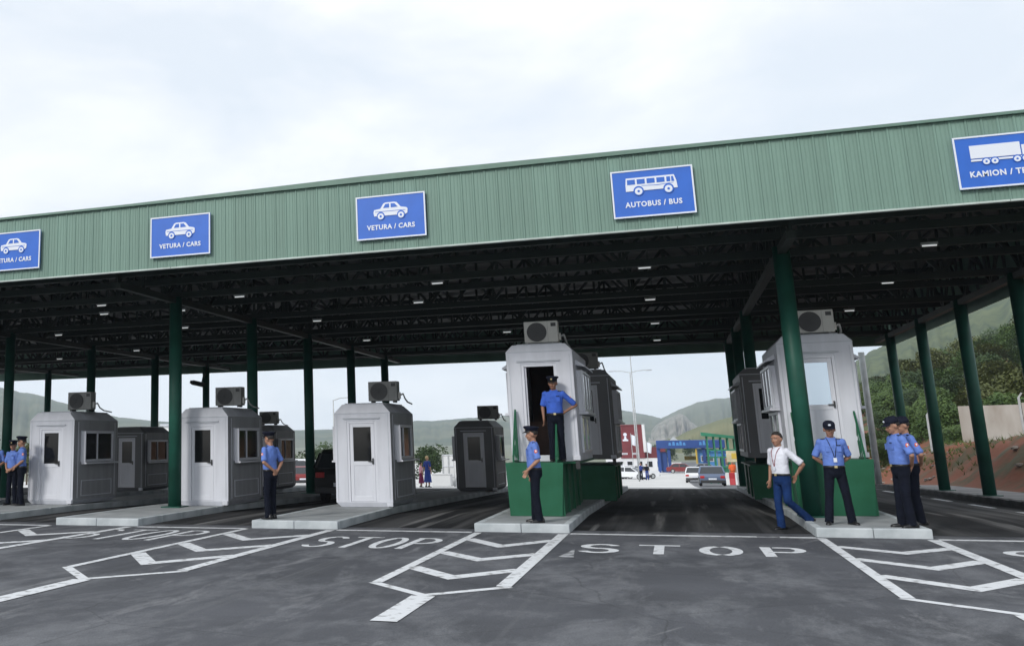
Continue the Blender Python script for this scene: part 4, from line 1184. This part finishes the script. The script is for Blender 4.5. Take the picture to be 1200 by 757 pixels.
    if vest:
        s2 = MB(); s2.loft([(0,0.006,0.95,.185,.142),(0,-0.004,1.06,.182,.138),(0,-0.006,1.26,.192,.140),(0,0.0,1.35,.196,.132),(0,0.010,1.43,.150,.10)], 20)
        s2.build('vest', M[vest], P, smooth=True)
    return P
stand_wide = (((0.135, -0.01, 0.50), (0.185, 0.02, 0.09), 18), ((-0.135, -0.01, 0.50), (-0.185, 0.02, 0.09), 18))
stand_close = (((0.095, -0.01, 0.50), (0.100, 0.03, 0.09), 8), ((-0.095, -0.02, 0.50), (-0.100, -0.03, 0.09), 8))
# facing -Y at 0; turned clockwise (to the photo's left, -X) by a negative angle
person('officer in blue shirt standing alone with hands clasped behind his back, facing the booths', (-8.0, 20.78, 0.15), R(-112), ('back','back'), stand_close, head_yaw=6, head_pitch=6, h=1.76)
person('officer in blue shirt standing in front of the green base, one arm hanging, looking sideways', (-2.57, 20.78, 0.15), R(-78), ('fwd','hang'), stand_close, 'shirt_blue', head_yaw=-2, head_pitch=4, h=1.77)
person('officer with hand on hip standing in the open doorway of the raised booth', (-2.33, 22.95, ZR), R(4), ('hip','hang'), stand_close, 'shirt_deep', skin='skin_dark', head_yaw=-10, head_pitch=6, h=1.76)
person('officer in cap facing forward with hands behind back and feet apart', (2.60, 21.15, 0.15), R(6), ('back','back'), stand_wide, 'shirt_blue', cap='ball', lanyard='cap', head_yaw=-8, head_pitch=8, h=1.77)
person('nearer of two officers standing together at the kerb end, hands behind back', (3.54, 20.72, 0.15), R(-74), ('back','back'), stand_close, 'shirt_blue', cap='ball', head_yaw=0, head_pitch=14, h=1.82)
person('farther of two officers standing together at the kerb end, half hidden', (3.79, 21.30, 0.15), R(-76), ('back','back'), stand_close, 'shirt_blue', cap='ball', head_yaw=0, head_pitch=12, h=1.82)
walk = (((0.115, -0.03, 0.52), (0.165, 0.40, 0.17), 4), ((-0.10, -0.04, 0.50), (-0.10, -0.02, 0.09), 6))
person('man in white shirt and blue trousers striding across the lane, hand on hip', (1.78, 21.75, 0.0), R(-48), ('hipback','hang'), walk, 'shirt_white', 'jeans', cap=None, lanyard='lanyard_red', head_yaw=8, head_pitch=2, h=1.76, epaulettes=False, patch=False, group=None)
person('shorter of two officers waiting beside the white booth, hands clasped in front', (-16.93, 24.45, 0.15), R(-6), ('front','front'), stand_close, 'shirt_blue', head_yaw=14, head_pitch=8, h=1.70, voxel=0.010)
person('taller of two officers waiting beside the white booth, turned to his colleague', (-16.55, 24.3, 0.15), R(-52), ('front','front'), stand_close, 'shirt_blue', head_yaw=-6, head_pitch=6, h=1.80, voxel=0.010)
person('officer cut by the edge of the photo beside two waiting colleagues', (-17.62, 24.6, 0.15), R(20), ('front','front'), stand_close, 'shirt_blue', head_yaw=10, head_pitch=6, h=1.74, voxel=0.010)
# far people on the pale yard
def far_person(label, x, y, rz, **k):
    return person(label, (x, y, gz(y)+0.004), R(rz), voxel=0.018, epaulettes=False, patch=False, cap=None, belt=False, group='people on the yard', **k)
far_person('fair haired woman in blue dress walking on the pale yard behind the booths', -12.75, 57, 150, shirt='dress_blue', trousers='dress_blue', skirt=True, hair='hair_fair', h=1.66, slim=0.85)
far_person('person in purple and pink beside the woman in blue on the pale yard', -13.25, 57.6, 120, shirt='pink', trousers='purple', skirt=True, h=1.35, slim=0.85)
far_person('person in orange top near the white stand on the pale yard', -12.55, 64, 60, shirt='orange', trousers='navy', h=1.6)
far_person('person in dark blue standing on the pale yard by the white cars', -3.75, 122, 30, shirt='dress_blue', trousers='navy', h=1.78)
far_person('second person in dark blue on the pale yard, walking away', -3.15, 122, 190, shirt='navy', trousers='dress_blue', h=1.72)
far_person('worker in bright orange vest standing by the green gate frame', 4.0, 90, 10, shirt='orange', trousers='orange', vest='orange', h=1.76)

# ---------------------------------------------------------------- vehicles
def car(label, x, y, rz, paint, kind='sedan', z=None, group=None, sc=1.0):
    """nose towards -Y at rz = 0"""
    c = thing('parked_car', label, 'car' if kind != 'van' else 'van', (x, y, gz(y)+0.004 if z is None else z), rz, group)
    c.scale = (sc, sc, sc)
    if kind == 'van':
        Ln, Wd = 4.9, 1.9
        low = [(-2.45,.32),(-2.48,.62),(-2.38,.95),(-1.62,1.12),(2.40,1.12),(2.45,.9),(2.45,.32)]
        top = [(-1.62,1.115),(-0.98,1.78),(-0.7,1.92),(2.3,1.95),(2.42,1.80),(2.44,1.115)]
    elif kind == 'suv':
        Ln, Wd = 4.4, 1.8
        low = [(-2.2,.32),(-2.22,.70),(-2.1,.88),(-1.2,.98),(2.15,1.02),(2.2,.85),(2.2,.32)]
        top = [(-1.2,.975),(-.55,1.42),(-.3,1.52),(1.7,1.55),(1.95,1.45),(2.15,1.015)]
    else:
        Ln, Wd = 4.3, 1.7
        low = [(-2.15,.28),(-2.17,.55),(-2.05,.72),(-1.1,.86),(1.45,.90),(2.05,.88),(2.14,.70),(2.14,.28)]
        top = [(-1.1,.855),(-.42,1.30),(-.15,1.37),(.85,1.38),(1.10,1.32),(1.62,.895)]
    h = Wd/2
    b = MB()
    b.rings([[(sx*h*(0.965 if abs(sx) == 1 else 1), yy, zz) for yy, zz in low] for sx in (-1, -.97, .97, 1)])
    body = b.build('body', M[paint], c, bevel=0.03)
    g = MB(); hi = h*0.80
    def sec(k, w0, w1):
        zb, zt = top[0][1], max(q[1] for q in top)
        return [(k*(w0 + (w1-w0)*(zz-zb)/(zt-zb)), yy, zz) for yy, zz in top]
    g.rings([sec(-1, h*.96, hi), sec(1, h*.96, hi)])
    g.build('windows', M['car_glass'], body, bevel=0.02)
    # roof panel and pillars in paint, just proud of the glass
    zt = max(q[1] for q in top); ra = [q for q in top if q[1] > zt-0.18]
    MB().rings([[(sx*(hi+0.02), yy, zz+0.012) for yy, zz in ra] for sx in (-1, 1)]).build('roof', M[paint], c, bevel=0.02)
    pl_ = MB(); ys0, ys1 = top[0], top[-1]
    rf0, rf1 = ra[0], ra[-1]
    for sx in (-1, 1):
        pl_.bar((sx*(h*.96+.004), ys0[0], ys0[1]), (sx*(hi+.012), rf0[0], rf0[1]), .07)
        pl_.bar((sx*(h*.96+.004), ys1[0], ys1[1]), (sx*(hi+.012), rf1[0], rf1[1]), .09)
        ym = (rf0[0]+rf1[0])/2
        pl_.bar((sx*(h*.96+.004), ym, ys0[1]), (sx*(hi+.012), ym, zt), .08)
    tag(pl_.build('pillars', M[paint], c), kind='stuff')
    for sx in (-1, 1):
        for yy in (-Ln*.31, Ln*.30):
            w = MB().cyl((sx*(h-.17), yy, .31), (sx*(h+.012), yy, .31), .31, n=20).build('wheel', M['black'], c, bevel=0.02)
            MB().cyl((sx*(h+.0), yy, .31), (sx*(h+.02), yy, .31), .19, n=14).build('rim', M['galv'], w)
        zl = low[1][1]+.02
        MB().box(*sorted((sx*(h-.10), sx*(h-.42))), low[1][0]-.012, low[1][0]+.1, zl-.04, zl+.10).build('headlight', M['lamp_white'], c, bevel=0.02)
        yb = low[-2][0]
        MB().box(*sorted((sx*(h-.06), sx*(h-.34))), yb-.1, yb+.022, low[-2][1]-.10, low[-2][1]+.06).build('tail_light', M['tail'], c, bevel=0.02)
    MB().box(-h+.06, h-.06, low[0][0]-.07, low[0][0]+.1, .30, .48).build('bumper', M['dark_metal'], c, bevel=0.03)
    MB().box(-h+.06, h-.06, low[-1][0]-.1, low[-1][0]+.07, .30, .48).build('bumper', M['dark_metal'], c, bevel=0.03)
    MB().box(-.26, .26, low[-1][0]+.071, low[-1][0]+.08, .50, .61).build('number_plate', M['sign_white'], c)
    return c
car('black car parked in the dark lane beside the white booth', -9.55, 33.2, R(180), 'car_black', 'suv', sc=1.03)
car('dark blue saloon with pale roof driving away down the right lane', 2.02, 75.0, R(180), 'car_blue', 'sedan', sc=0.92)
car('white car ahead of the dark blue saloon near the green gate', 1.55, 104, R(176), 'car_white', 'sedan')
car('white car parked in front of the red building', -5.1, 128, R(70), 'car_white', 'sedan')
car('white car parked behind another by the red building', -4.4, 134, R(110), 'car_white', 'suv')
car('red car parked under the blue roofed gate', 0.6, 168, R(90), 'car_red', 'sedan', z=gz(168))
car('silver car under the blue roofed gate next to the red one', 3.9, 166, R(95), 'car_silver', 'sedan')
car('white van parked on the yard behind the shaded booth', -26.8, 76, R(80), 'car_white', 'van')
car('red car parked beside the white van on the yard', -25.2, 72, R(200), 'car_red', 'sedan')

# ---------------------------------------------------------------- buildings beyond
def window(mb_parent, x, y, z, w, h, glass='glass_dark', d=0.06, frame='white_frame'):
    f_ = MB(); t = 0.09
    for q in ((x-w/2, x+w/2, z-h/2, z-h/2+t), (x-w/2, x+w/2, z+h/2-t, z+h/2), (x-w/2, x-w/2+t, z-h/2+t, z+h/2-t), (x+w/2-t, x+w/2, z-h/2+t, z+h/2-t)):
        f_.box(q[0], q[1], y-d, y+0.02, q[2], q[3])
    o = f_.build('window', M[frame], mb_parent)
    MB().box(x-w/2+t, x+w/2-t, y-d*0.4, y+0.01, z-h/2+t, z+h/2-t).build('pane', M[glass], o)
    return o
gy = 190
b = thing('red_building', 'dark red boxy building with a white emblem beyond the yard', 'building', (-6.9, gy, gz(gy)))
MB().box(-1.95, 1.95, 0, 8, 2.0, 7.4).build('wall', M['brick_red'], b)
MB().box(1.955, 5.2, 1.0, 8, 2.0, 3.75).build('side_wing', M['brick_red'], b)
MB().box(-4.5, -1.955, 0.6, 8, 2.0, 5.6).build('side_wing', M['white_wall'], b)
MB().box(1.80, 2.25, -0.25, 0.9, 3.0, 7.6).build('white_pillar', M['white_wall'], b)
MB().box(-4.5, 5.4, 0.2, 8.2, 0, 1.99).build('base_wall', M['white_wall'], b)
MB().box(-2.05, 2.0, -0.1, 8.1, 7.41, 7.6).build('parapet', M['brick_red'], b)
em = MB(); em.prism(disc(-1.0, 5.95, 0.30, 14), 1, -0.06, -0.003); em.prism([(-1.45,4.85),(-.55,4.85),(-.55,5.1),(-.8,5.2),(-.85,5.62),(-1.15,5.62),(-1.2,5.2),(-1.45,5.1)], 1, -0.06, -0.003)
em.build('emblem', M['sign_white'], b)
for wx in (-1.3, 0.4): window(b, wx, -0.002, 2.75, 0.9, 0.28, 'glass_grey')
for k in range(6): window(b, -3.8+k*1.6, 0.198, 1.0, 1.0, 1.1)
# pale flat-roofed block at the far left, seen behind the shaded booth
b = thing('pale_block', 'pale low building with stacked balconies far behind the shaded booth', 'building', (-44, 95, gz(95)))
MB().box(-4, 4.2, 0, 6, 0, 5.6).build('wall', M['white_wall'], b)
for k in range(3):
    MB().box(-4.1, 4.3, -0.9, -0.003, 1.0+k*1.6, 1.14+k*1.6).build('balcony_slab', M['white_wall'], b)
    for j in range(3): window(b, -2.6+j*2.6, -0.001, 0.62+k*1.6, 1.2, 0.7, 'glass_dark')
MB().box(-4.3, 4.5, -0.3, 6.3, 5.602, 5.8).build('roof', M['grey_roof'], b)

# blue roofed gate
gy = 172
b = thing('blue_gate', 'long blue roofed border gate with white lettering across the far road', 'gate building', (1.35, gy, gz(gy)))
MB().box(-4.1, 5.6, 0, 9, 3.55, 4.75).build('roof_band', M['blue_clad'], b, bevel=0.03)
for x in (-3.9, -2.4, 2.6, 5.2):
    for y in (0.6, 8): MB().box(x-.22, x+.22, y-.22, y+.22, 0, 3.545).build('pillar', M['blue_clad'], b)
MB().box(1.75, 4.4, 1.2, 5.5, 0.01, 3.4).build('cabin', M['blue_light'], b, bevel=0.02)
MB().box(-3.6, -2.7, 1.2, 5.5, 0.01, 3.0).build('cabin', M['blue_clad'], b, bevel=0.02)
window(b, 3.0, 1.195, 2.0, 1.8, 0.9, 'glass_grey')
mw = MB()
for x0, hh in ((-2.15,.42),(-1.6,.55),(-1.05,.42),(-0.6,.62),(-.1,.42),(2.2,.5),(2.7,.65),(3.15,.45)):
    mw.prism([(x0-.2,4.0),(x0+.22,4.0),(x0+.14,4.0+hh),(x0-.12,4.0+hh)], 1, -0.03, -0.002)
tag(mw.build('white_emblems', M['blue_light'], b), kind='stuff')
MB().box(-0.2, 1.7, 5.9, 6.6, 1.7, 2.3).build('yellow_board', M['yellow'], b)
MB().cyl((1.5,0.4,0.0),(1.5,0.4,3.5),.12).build('yellow_post', M['yellow'], b)
# low houses far down the valley
for i, (x, y, w, hgt, lab) in enumerate([(-0.5,520,5,3,'white house low in the valley below the pale cliff'), (-16,420,9,7,'small pale house in the valley beside the booth edge')]):
    hb = thing('valley_house', lab, 'house', (x, y, gz(y)))
    MB().box(-w/2, w/2, 0, 9, 0, hgt).build('wall', M['white_wall'], hb)
    MB().prism([(-w/2-.5,hgt+.003),(w/2+.5,hgt+.003),(0,hgt+3)], 1, -.5, 9.5).build('roof', M['grey_roof'], hb)
    for k in range(3): window(hb, -w/3+k*w/3, -.002, hgt*.6, 1.6, 1.5)

# green gate frame beside the right lane
b = thing('green_gate_frame', 'open green framed kiosk with slanted roof beside the road', 'kiosk', (2.50, 95, gz(95)))
b.scale = (1.17, 1.0, 1.17)
rf = MB(); rf.prism([(-0.35,3.55),(2.35,3.18),(2.35,3.02),(-0.35,3.30)], 1, -0.3, 2.6); rf.build('roof', M['gate_green'], b)
for x in (0, .45, .9, 1.35, 1.8, 2.2):
    for y in (0.0, 2.3): MB().bar((x,y,0),(x,y,3.28-x*.12),.09).build('post', M['gate_green'], b)
for z in (0.5, 1.1, 1.75, 2.25):
    MB().box(-.04, 2.25, -.05-.001*z, -.02, z, z+.10).build('rail', M['gate_green'], b)
MB().box(0.05, 2.15, 0.05, 0.09, 0.62, 1.08).build('infill_panel', M['gate_green'], b)
for k in range(4): MB().box(.12+k*.47, .42+k*.47, .3, .33, 1.86, 2.24).build('pane', M['blue_light'], b)
b = thing('sign_box', 'yellowish board on a grey post beside the green kiosk', 'sign', (3.55, 74, gz(74)))
MB().cyl((0,0,0),(0,0,1.6),.05).build('post', M['galv'], b)
MB().box(-.55,.55,-.06,.06,1.5,2.2).build('board', mat('cream_board', (.55,.50,.33), .7, var=.2, scale=3), b, bevel=.01)
MB().box(-.25,.1,-.075,-.061,1.7,2.05).build('panel_mark', M['yellow'], b)
b = thing('road_barrier', 'red and white plastic barrier standing by the right lane', 'barrier', (3.75, 82, gz(82)))
for k in range(4):
    MB().prism([(-.25,0),(.25,0),(.12,.45),(.12,.85),(-.12,.85),(-.12,.45)], 0, k*.38-.76, k*.38-.385).build('block', M['red' if k % 2 else 'white_wall'], b, bevel=.02)
# white stand with fabric sides where the people walk
b = thing('white_stand', 'white upright banner stand on the pale yard behind the people', 'stand', (-12.6, 63, gz(63)))
for x in (-.55, -.2, .15): MB().bar((x,0,0),(x,0,1.9),.06).build('post', M['galv'], b)
for z in (.6, 1.2, 1.85): MB().bar((-.55,.002,z),(.15,.002,z),.05).build('rail', M['white_frame'], b)
MB().prism([(.2,0),(.95,0),(.62,1.1),(.55,1.75),(.40,1.95),(.2,1.95)], 1, -.25, .25).build('banner', M['white_wall'], b, bevel=.03)
MB().box(-.55,.15,.03,.06,.05,1.8).build('backing', M['white_wall'], b)
b = thing('white_table', 'low white table covered with cloth beside the white stand', 'table', (-13.0, 62, gz(62)))
MB().box(-.55,.55,-.3,.3,.03,.72).build('cloth', M['white_wall'], b, bevel=.03)
MB().box(-.6,.6,-.35,.35,.722,.75).build('tabletop', M['white_wall'], b)

# poles, lamps, camera
def street_lamp(label, x, y, h, arms=((-1,0),(1,0)), arm=1.5):
    p = thing('street_lamp', label, 'street lamp', (x, y, gz(y)), 0, 'street lamps beyond the canopy')
    MB().cyl((0,0,0),(0,0,h),.075,.045,10).build('pole', M['galv'], p, smooth=True)
    for ax, ay in arms:
        MB().tube([(0,0,h-.05),(ax*arm*.5,ay*arm*.5,h+.12),(ax*arm,ay*arm,h+.15)],.035).build('arm', M['galv'], p)
        MB().ell((ax*(arm+.28),ay*(arm+.28),h+.15),(.34,.14,.07)).build('lamp_head', M['grey_roof'], p)
street_lamp('tall double armed street lamp above the dark raised booths', -3.6, 110, 10.6)
street_lamp('single armed street lamp beside the white booth', -25.3, 80, 6.6, ((1,0),), 1.2)
p = thing('flag_mast', 'very tall thin pale mast rising beside the red building', 'mast', (-4.7, 150, gz(150)))
MB().cyl((0,0,0),(0,0,17),.10,.05,8).build('mast', M['galv'], p)
MB().cyl((0,0,0),(0,0,.5),.22,.18,10).build('foot', M['white_wall'], p)
for x, lab, clothc in ((-5.5,'flag pole with white flag in front of the red building','sign_white'), (-3.6,'flag pole with drooping white flag beside the blue gate','sign_white')):
    p = thing('flag_pole', lab, 'flag pole', (x, 150, gz(150)), 0, 'flag poles by the red building')
    MB().cyl((0,0,0),(0,0,5.6 if x < -5 else 4.6),.05,.04,8).build('pole', M['galv'], p)
    fl = MB(); zz = 5.4 if x < -5 else 4.4
    fl.rings([[(0.05+.10*k, .06*math.sin(k*1.1), zz-.02*k*k*.4), (0.05+.07*k, .05*math.sin(k*1.1+.4), zz-1.3-.03*k)] for k in range(7)], cap=False, closed=False)
    fo = fl.build('flag', M[clothc], p); q = fo.modifiers.new('t','SOLIDIFY'); q.thickness = .02
p = thing('grey_post', 'plain pale grey post standing behind the mirrored door booth by the kerb', 'post', (7.72, 50, gz(50)))
MB().cyl((0,0,0),(0,0,5.6),.13,.12,12).build('pole', M['galv'], p, smooth=True)
MB().box(-.2,.2,-.2,.2,0,.12).build('foot', M['galv'], p)
p = thing('security_camera', 'black security camera hanging under the canopy roof between columns', 'camera', (-18.6, 40.1, 4.16))
MB().box(-.13,.13,-.32,.22,-.09,.09).build('housing', M['black'], p, bevel=.02)
MB().cyl((0,-.32,0),(0,-.40,0),.07,n=12).build('lens', M['glass_dark'], p)
MB().tube([(0,.1,.09),(0,.1,.3),(.3,.1,.45),(.3,.1,1.4)],.025).build('mount', M['black'], p)
p.rotation_euler = (R(-12),0,R(-50))
# fence posts and wall on the slope at the right
wall = thing('retaining_wall', 'long stained concrete wall on top of the red bank', 'wall', (13.1, 60, 0))
wv = Vector((22, -7, 0)); wl = wv.length; dv = wv.normalized(); nv_ = Vector((-dv.y, dv.x, 0))
for k in range(9):
    a = dv*(wl*k/9+.01); c = dv*(wl*(k+1)/9-.01)
    z0 = 1.75 + .35*(k/9); z1 = 2.95 + .30*(k/9) + (.05 if k % 2 else 0)
    MB().rings([[(q.x+nv_.x*t, q.y+nv_.y*t, zz) for q, zz in ((a,z0-1.2),(c,z0-1.2),(c,z1),(a,z1))] for t in (0,.3)]).build('wall_panel', M['wall_conc'], wall, bevel=.01)
for x, y in ((11.75,60),(13.6,68),(14.9,57)):
    p = thing('fence_post', 'thin grey concrete post on the slope beyond the canopy columns', 'post', (x, y, bank(x,y)-.2), 0, 'posts on the slope')
    MB().bar((0,0,0),(0,0,2.0),.08).build('shaft', M['galv'], p)
    MB().bar((0,0,1.99),(.15,0,2.2),.06).build('tip', M['galv'], p)
# stones lying on the red bank
rk = random.Random(5); sme = []
for k in range(3):
    bm = bmesh.new(); bmesh.ops.create_icosphere(bm, subdivisions=2, radius=1)
    for v in bm.verts: v.co *= 1 + rk.uniform(-.22, .22); v.co.z *= .65
    me = bpy.data.meshes.new('stone'); bm.to_mesh(me); bm.free(); me.materials.append(M['rock']); sme.append(me)
for k in range(90):
    x, y = rk.uniform(10.0, 15.5), rk.uniform(27, 72)
    o = link('stone', rk.choice(sme), None, (x, y, bank(x,y)+.02)); s_ = rk.uniform(.05,.17); o.scale = (s_, s_*rk.uniform(.7,1.2), s_*rk.uniform(.6,1)); o.rotation_euler = (0,0,rk.uniform(0,6))
    tag(o, 'pale loose stone lying on the red soil bank', 'stone', 'stones on the red bank')
# grass tufts on the bank
gm = MB()
for k in range(5200):
    x, y = rk.uniform(10.6, 20), rk.uniform(26, 80)
    if math.sin(x*.9+1.1)*math.sin(y*.31+.4) < -.12: continue
    z = bank(x,y)
    for j in range(4):
        a = rk.uniform(0,6.28); hh = rk.uniform(.08,.24); w = .018
        gm.add([(x-w*math.cos(a),y-w*math.sin(a),z-.02),(x+w*math.cos(a),y+w*math.sin(a),z-.02),(x+math.sin(a)*.15,y+math.cos(a)*.15,z+hh)], [(0,1,2)])
tag(gm.build('grass', M['grass']), 'rough grass growing on the red soil bank', 'grass', kind='stuff')

# ---------------------------------------------------------------- trees
def tree_mesh(seed, h, rad, leafmat, kind='broad', n=2600):
    rr = random.Random(seed)
    tr = MB(); cr_ = MB()
    base = h*(0.22 if kind == 'broad' else .12)
    tr.cyl((0,0,-.3),(rr.uniform(-.1,.1),rr.uniform(-.1,.1),h*.62), h*.028, h*.010, 7)
    clumps = []
    for k in range(9 if kind == 'broad' else 6):
        a = rr.uniform(0,6.28); z = rr.uniform(base, h*.80); q = rad*rr.uniform(.35,.75)*(1 if kind == 'broad' else (1-z/h))
        e_ = (q*math.cos(a), q*math.sin(a), z+rr.uniform(.05,.14)*h)
        tr.cyl((0,0,z*.82), e_, h*.011, h*.004, 5)
        clumps.append((*e_, rad*rr.uniform(.32,.58) if kind == 'broad' else rad*.45))
    if kind == 'broad':
        clumps += [(rr.uniform(-.3,.3)*rad, rr.uniform(-.3,.3)*rad, h*rr.uniform(.6,.9), rad*rr.uniform(.35,.6)) for _ in range(7)]
    else:
        clumps += [(0, 0, h*t, rad*(1-t)*1.0+.12) for t in (.15,.3,.42,.54,.66,.78,.88,.96)]
    tot = sum(c[3]**2 for c in clumps)
    for cx, cyy, cz_, q in clumps:
        for _ in range(int(n*q*q/tot)):
            v = Vector((rr.gauss(0,1), rr.gauss(0,1), rr.gauss(0,1))).normalized()*q*rr.uniform(.55,1.08)
            v.z *= .82
            p = Vector((cx,cyy,cz_))+v
            s_ = rr.uniform(.07,.16)*(h/5)**.5*1.3
            d1 = Vector((rr.gauss(0,1),rr.gauss(0,1),rr.gauss(0,.6))).normalized()*s_; d2 = d1.orthogonal().normalized()*s_*.7
            cr_.add([p-d1, p+d2, p+d1, p-d2], [(0,1,2,3)])
    a = tr.mesh('trunk'); a.materials.append(M['bark'])
    c = cr_.mesh('crown'); c.materials.append(M[leafmat])
    return a, c
kinds = [tree_mesh(1, 5.0, 2.3, 'leaf'), tree_mesh(2, 4.2, 2.2, 'leaf_dark'), tree_mesh(3, 5.6, 2.4, 'leaf_olive'), tree_mesh(4, 3.6, 2.0, 'leaf'), tree_mesh(5, 6.4, 1.3, 'leaf_dark', 'conifer')]
KW = ['mid green bushy', 'dark green bushy', 'olive green bushy', 'low round green', 'narrow dark pointed']
def tree(k, x, y, z, s, label, group, rz=0):
    t = thing('tree', label, 'tree', (x,y,z), rz, group); t.scale = (s,s,s)
    link('trunk', kinds[k][0], t); link('crown', kinds[k][1], t)
rt = random.Random(21); placed = []; tries = 0
while len(placed) < 290 and tries < 20000:
    tries += 1
    y = rt.uniform(66, 200); x = rt.uniform(14.5, 20 + (y-40)*.42)
    lim = 15.5 + max(0, (y-66))*.030
    if x < lim: continue
    sp = 1.5 + y*.010
    if any((x-a)**2+(y-b)**2 < sp*sp for a, b in placed): continue
    placed.append((x, y))
    k = rt.choice((0,0,1,1,2,3))
    tree(k, x, y, bank(x,y)-.1, rt.uniform(.50,.82)*(0.7+0.3*min(1,(y-60)/60)), KW[k] + ' tree on the wooded slope behind the right hand columns', 'trees on the wooded slope', rt.uniform(0,6.28))
# shrubs just above the wall
for i in range(16):
    x, y = 11.2+rt.uniform(0,5), 64+i*2.6
    tree(3, x+ (y-64)*.03, y, bank(x,y)-.5, rt.uniform(.35,.6), 'low round green bush between the posts and the wooded slope', 'bushes at the slope foot', rt.uniform(0,6.28))
for i in range(10):
    x, y = 16+i*2.0, 62-i*.55
    tree(rt.choice((2,3)), x, y+3, bank(x,y)-.1, rt.uniform(.5,.7), 'bush growing close behind the stained concrete wall', 'bushes behind the wall', rt.uniform(0,6.28))
# trees behind the left booths
for k, x, y, s_, lab in ((4,-50.5,78,.72,'narrow dark pointed tree beside the two waiting officers'), (2,-47.6,77,.50,'olive bush beside the narrow pointed tree'), (2,-53.2,79,.62,'olive tree cut by the edge column'),
        (1,-26.8,85,.78,'dark green tree behind the white van'), (1,-29.8,88,.70,'dark green tree left of the white van'), (1,-24.4,88,.75,'dark tree beside the single armed lamp'),
        (1,-17.4,92,.62,'dark green tree behind the woman in blue'), (1,-20.0,90,.75,'tall dark green tree beside the white booth edge'), (1,-15.2,94,.50,'small dark tree left of the white stand'),
        (1,-2.6,240,.75,'dark tree between the red building and the blue gate'), (0,-4.2,250,.8,'green tree behind the flag poles'), (1,-1.4,260,.8,'dark tree beyond the blue gate roof'), (0,3.6,300,1.0,'green tree behind the green kiosk'), (1,-11.5,255,1.5,'dark tree behind the red building, next to the booth')):
    tree(k, x, y, gz(y)-.1, s_, lab, None, rt.uniform(0,6.28))

# ---------------------------------------------------------------- haze
hz = MB().box(-2800, 2800, -300, 3600, -9, 330).build('haze', [])
hz.data.materials.clear()
hm = bpy.data.materials.new('haze'); hm.use_nodes = True
ht = hm.node_tree; ht.nodes.clear()
ho = ht.nodes.new('ShaderNodeOutputMaterial'); hv = ht.nodes.new('ShaderNodeVolumePrincipled')
hv.inputs['Color'].default_value = (0.72, 0.84, 1.0, 1); hv.inputs['Density'].default_value = 0.00021; hv.inputs['Anisotropy'].default_value = 0.0
ht.links.new(hv.outputs[0], ho.inputs['Volume'])
hz.data.materials.append(hm); tag(hz, kind='stuff')
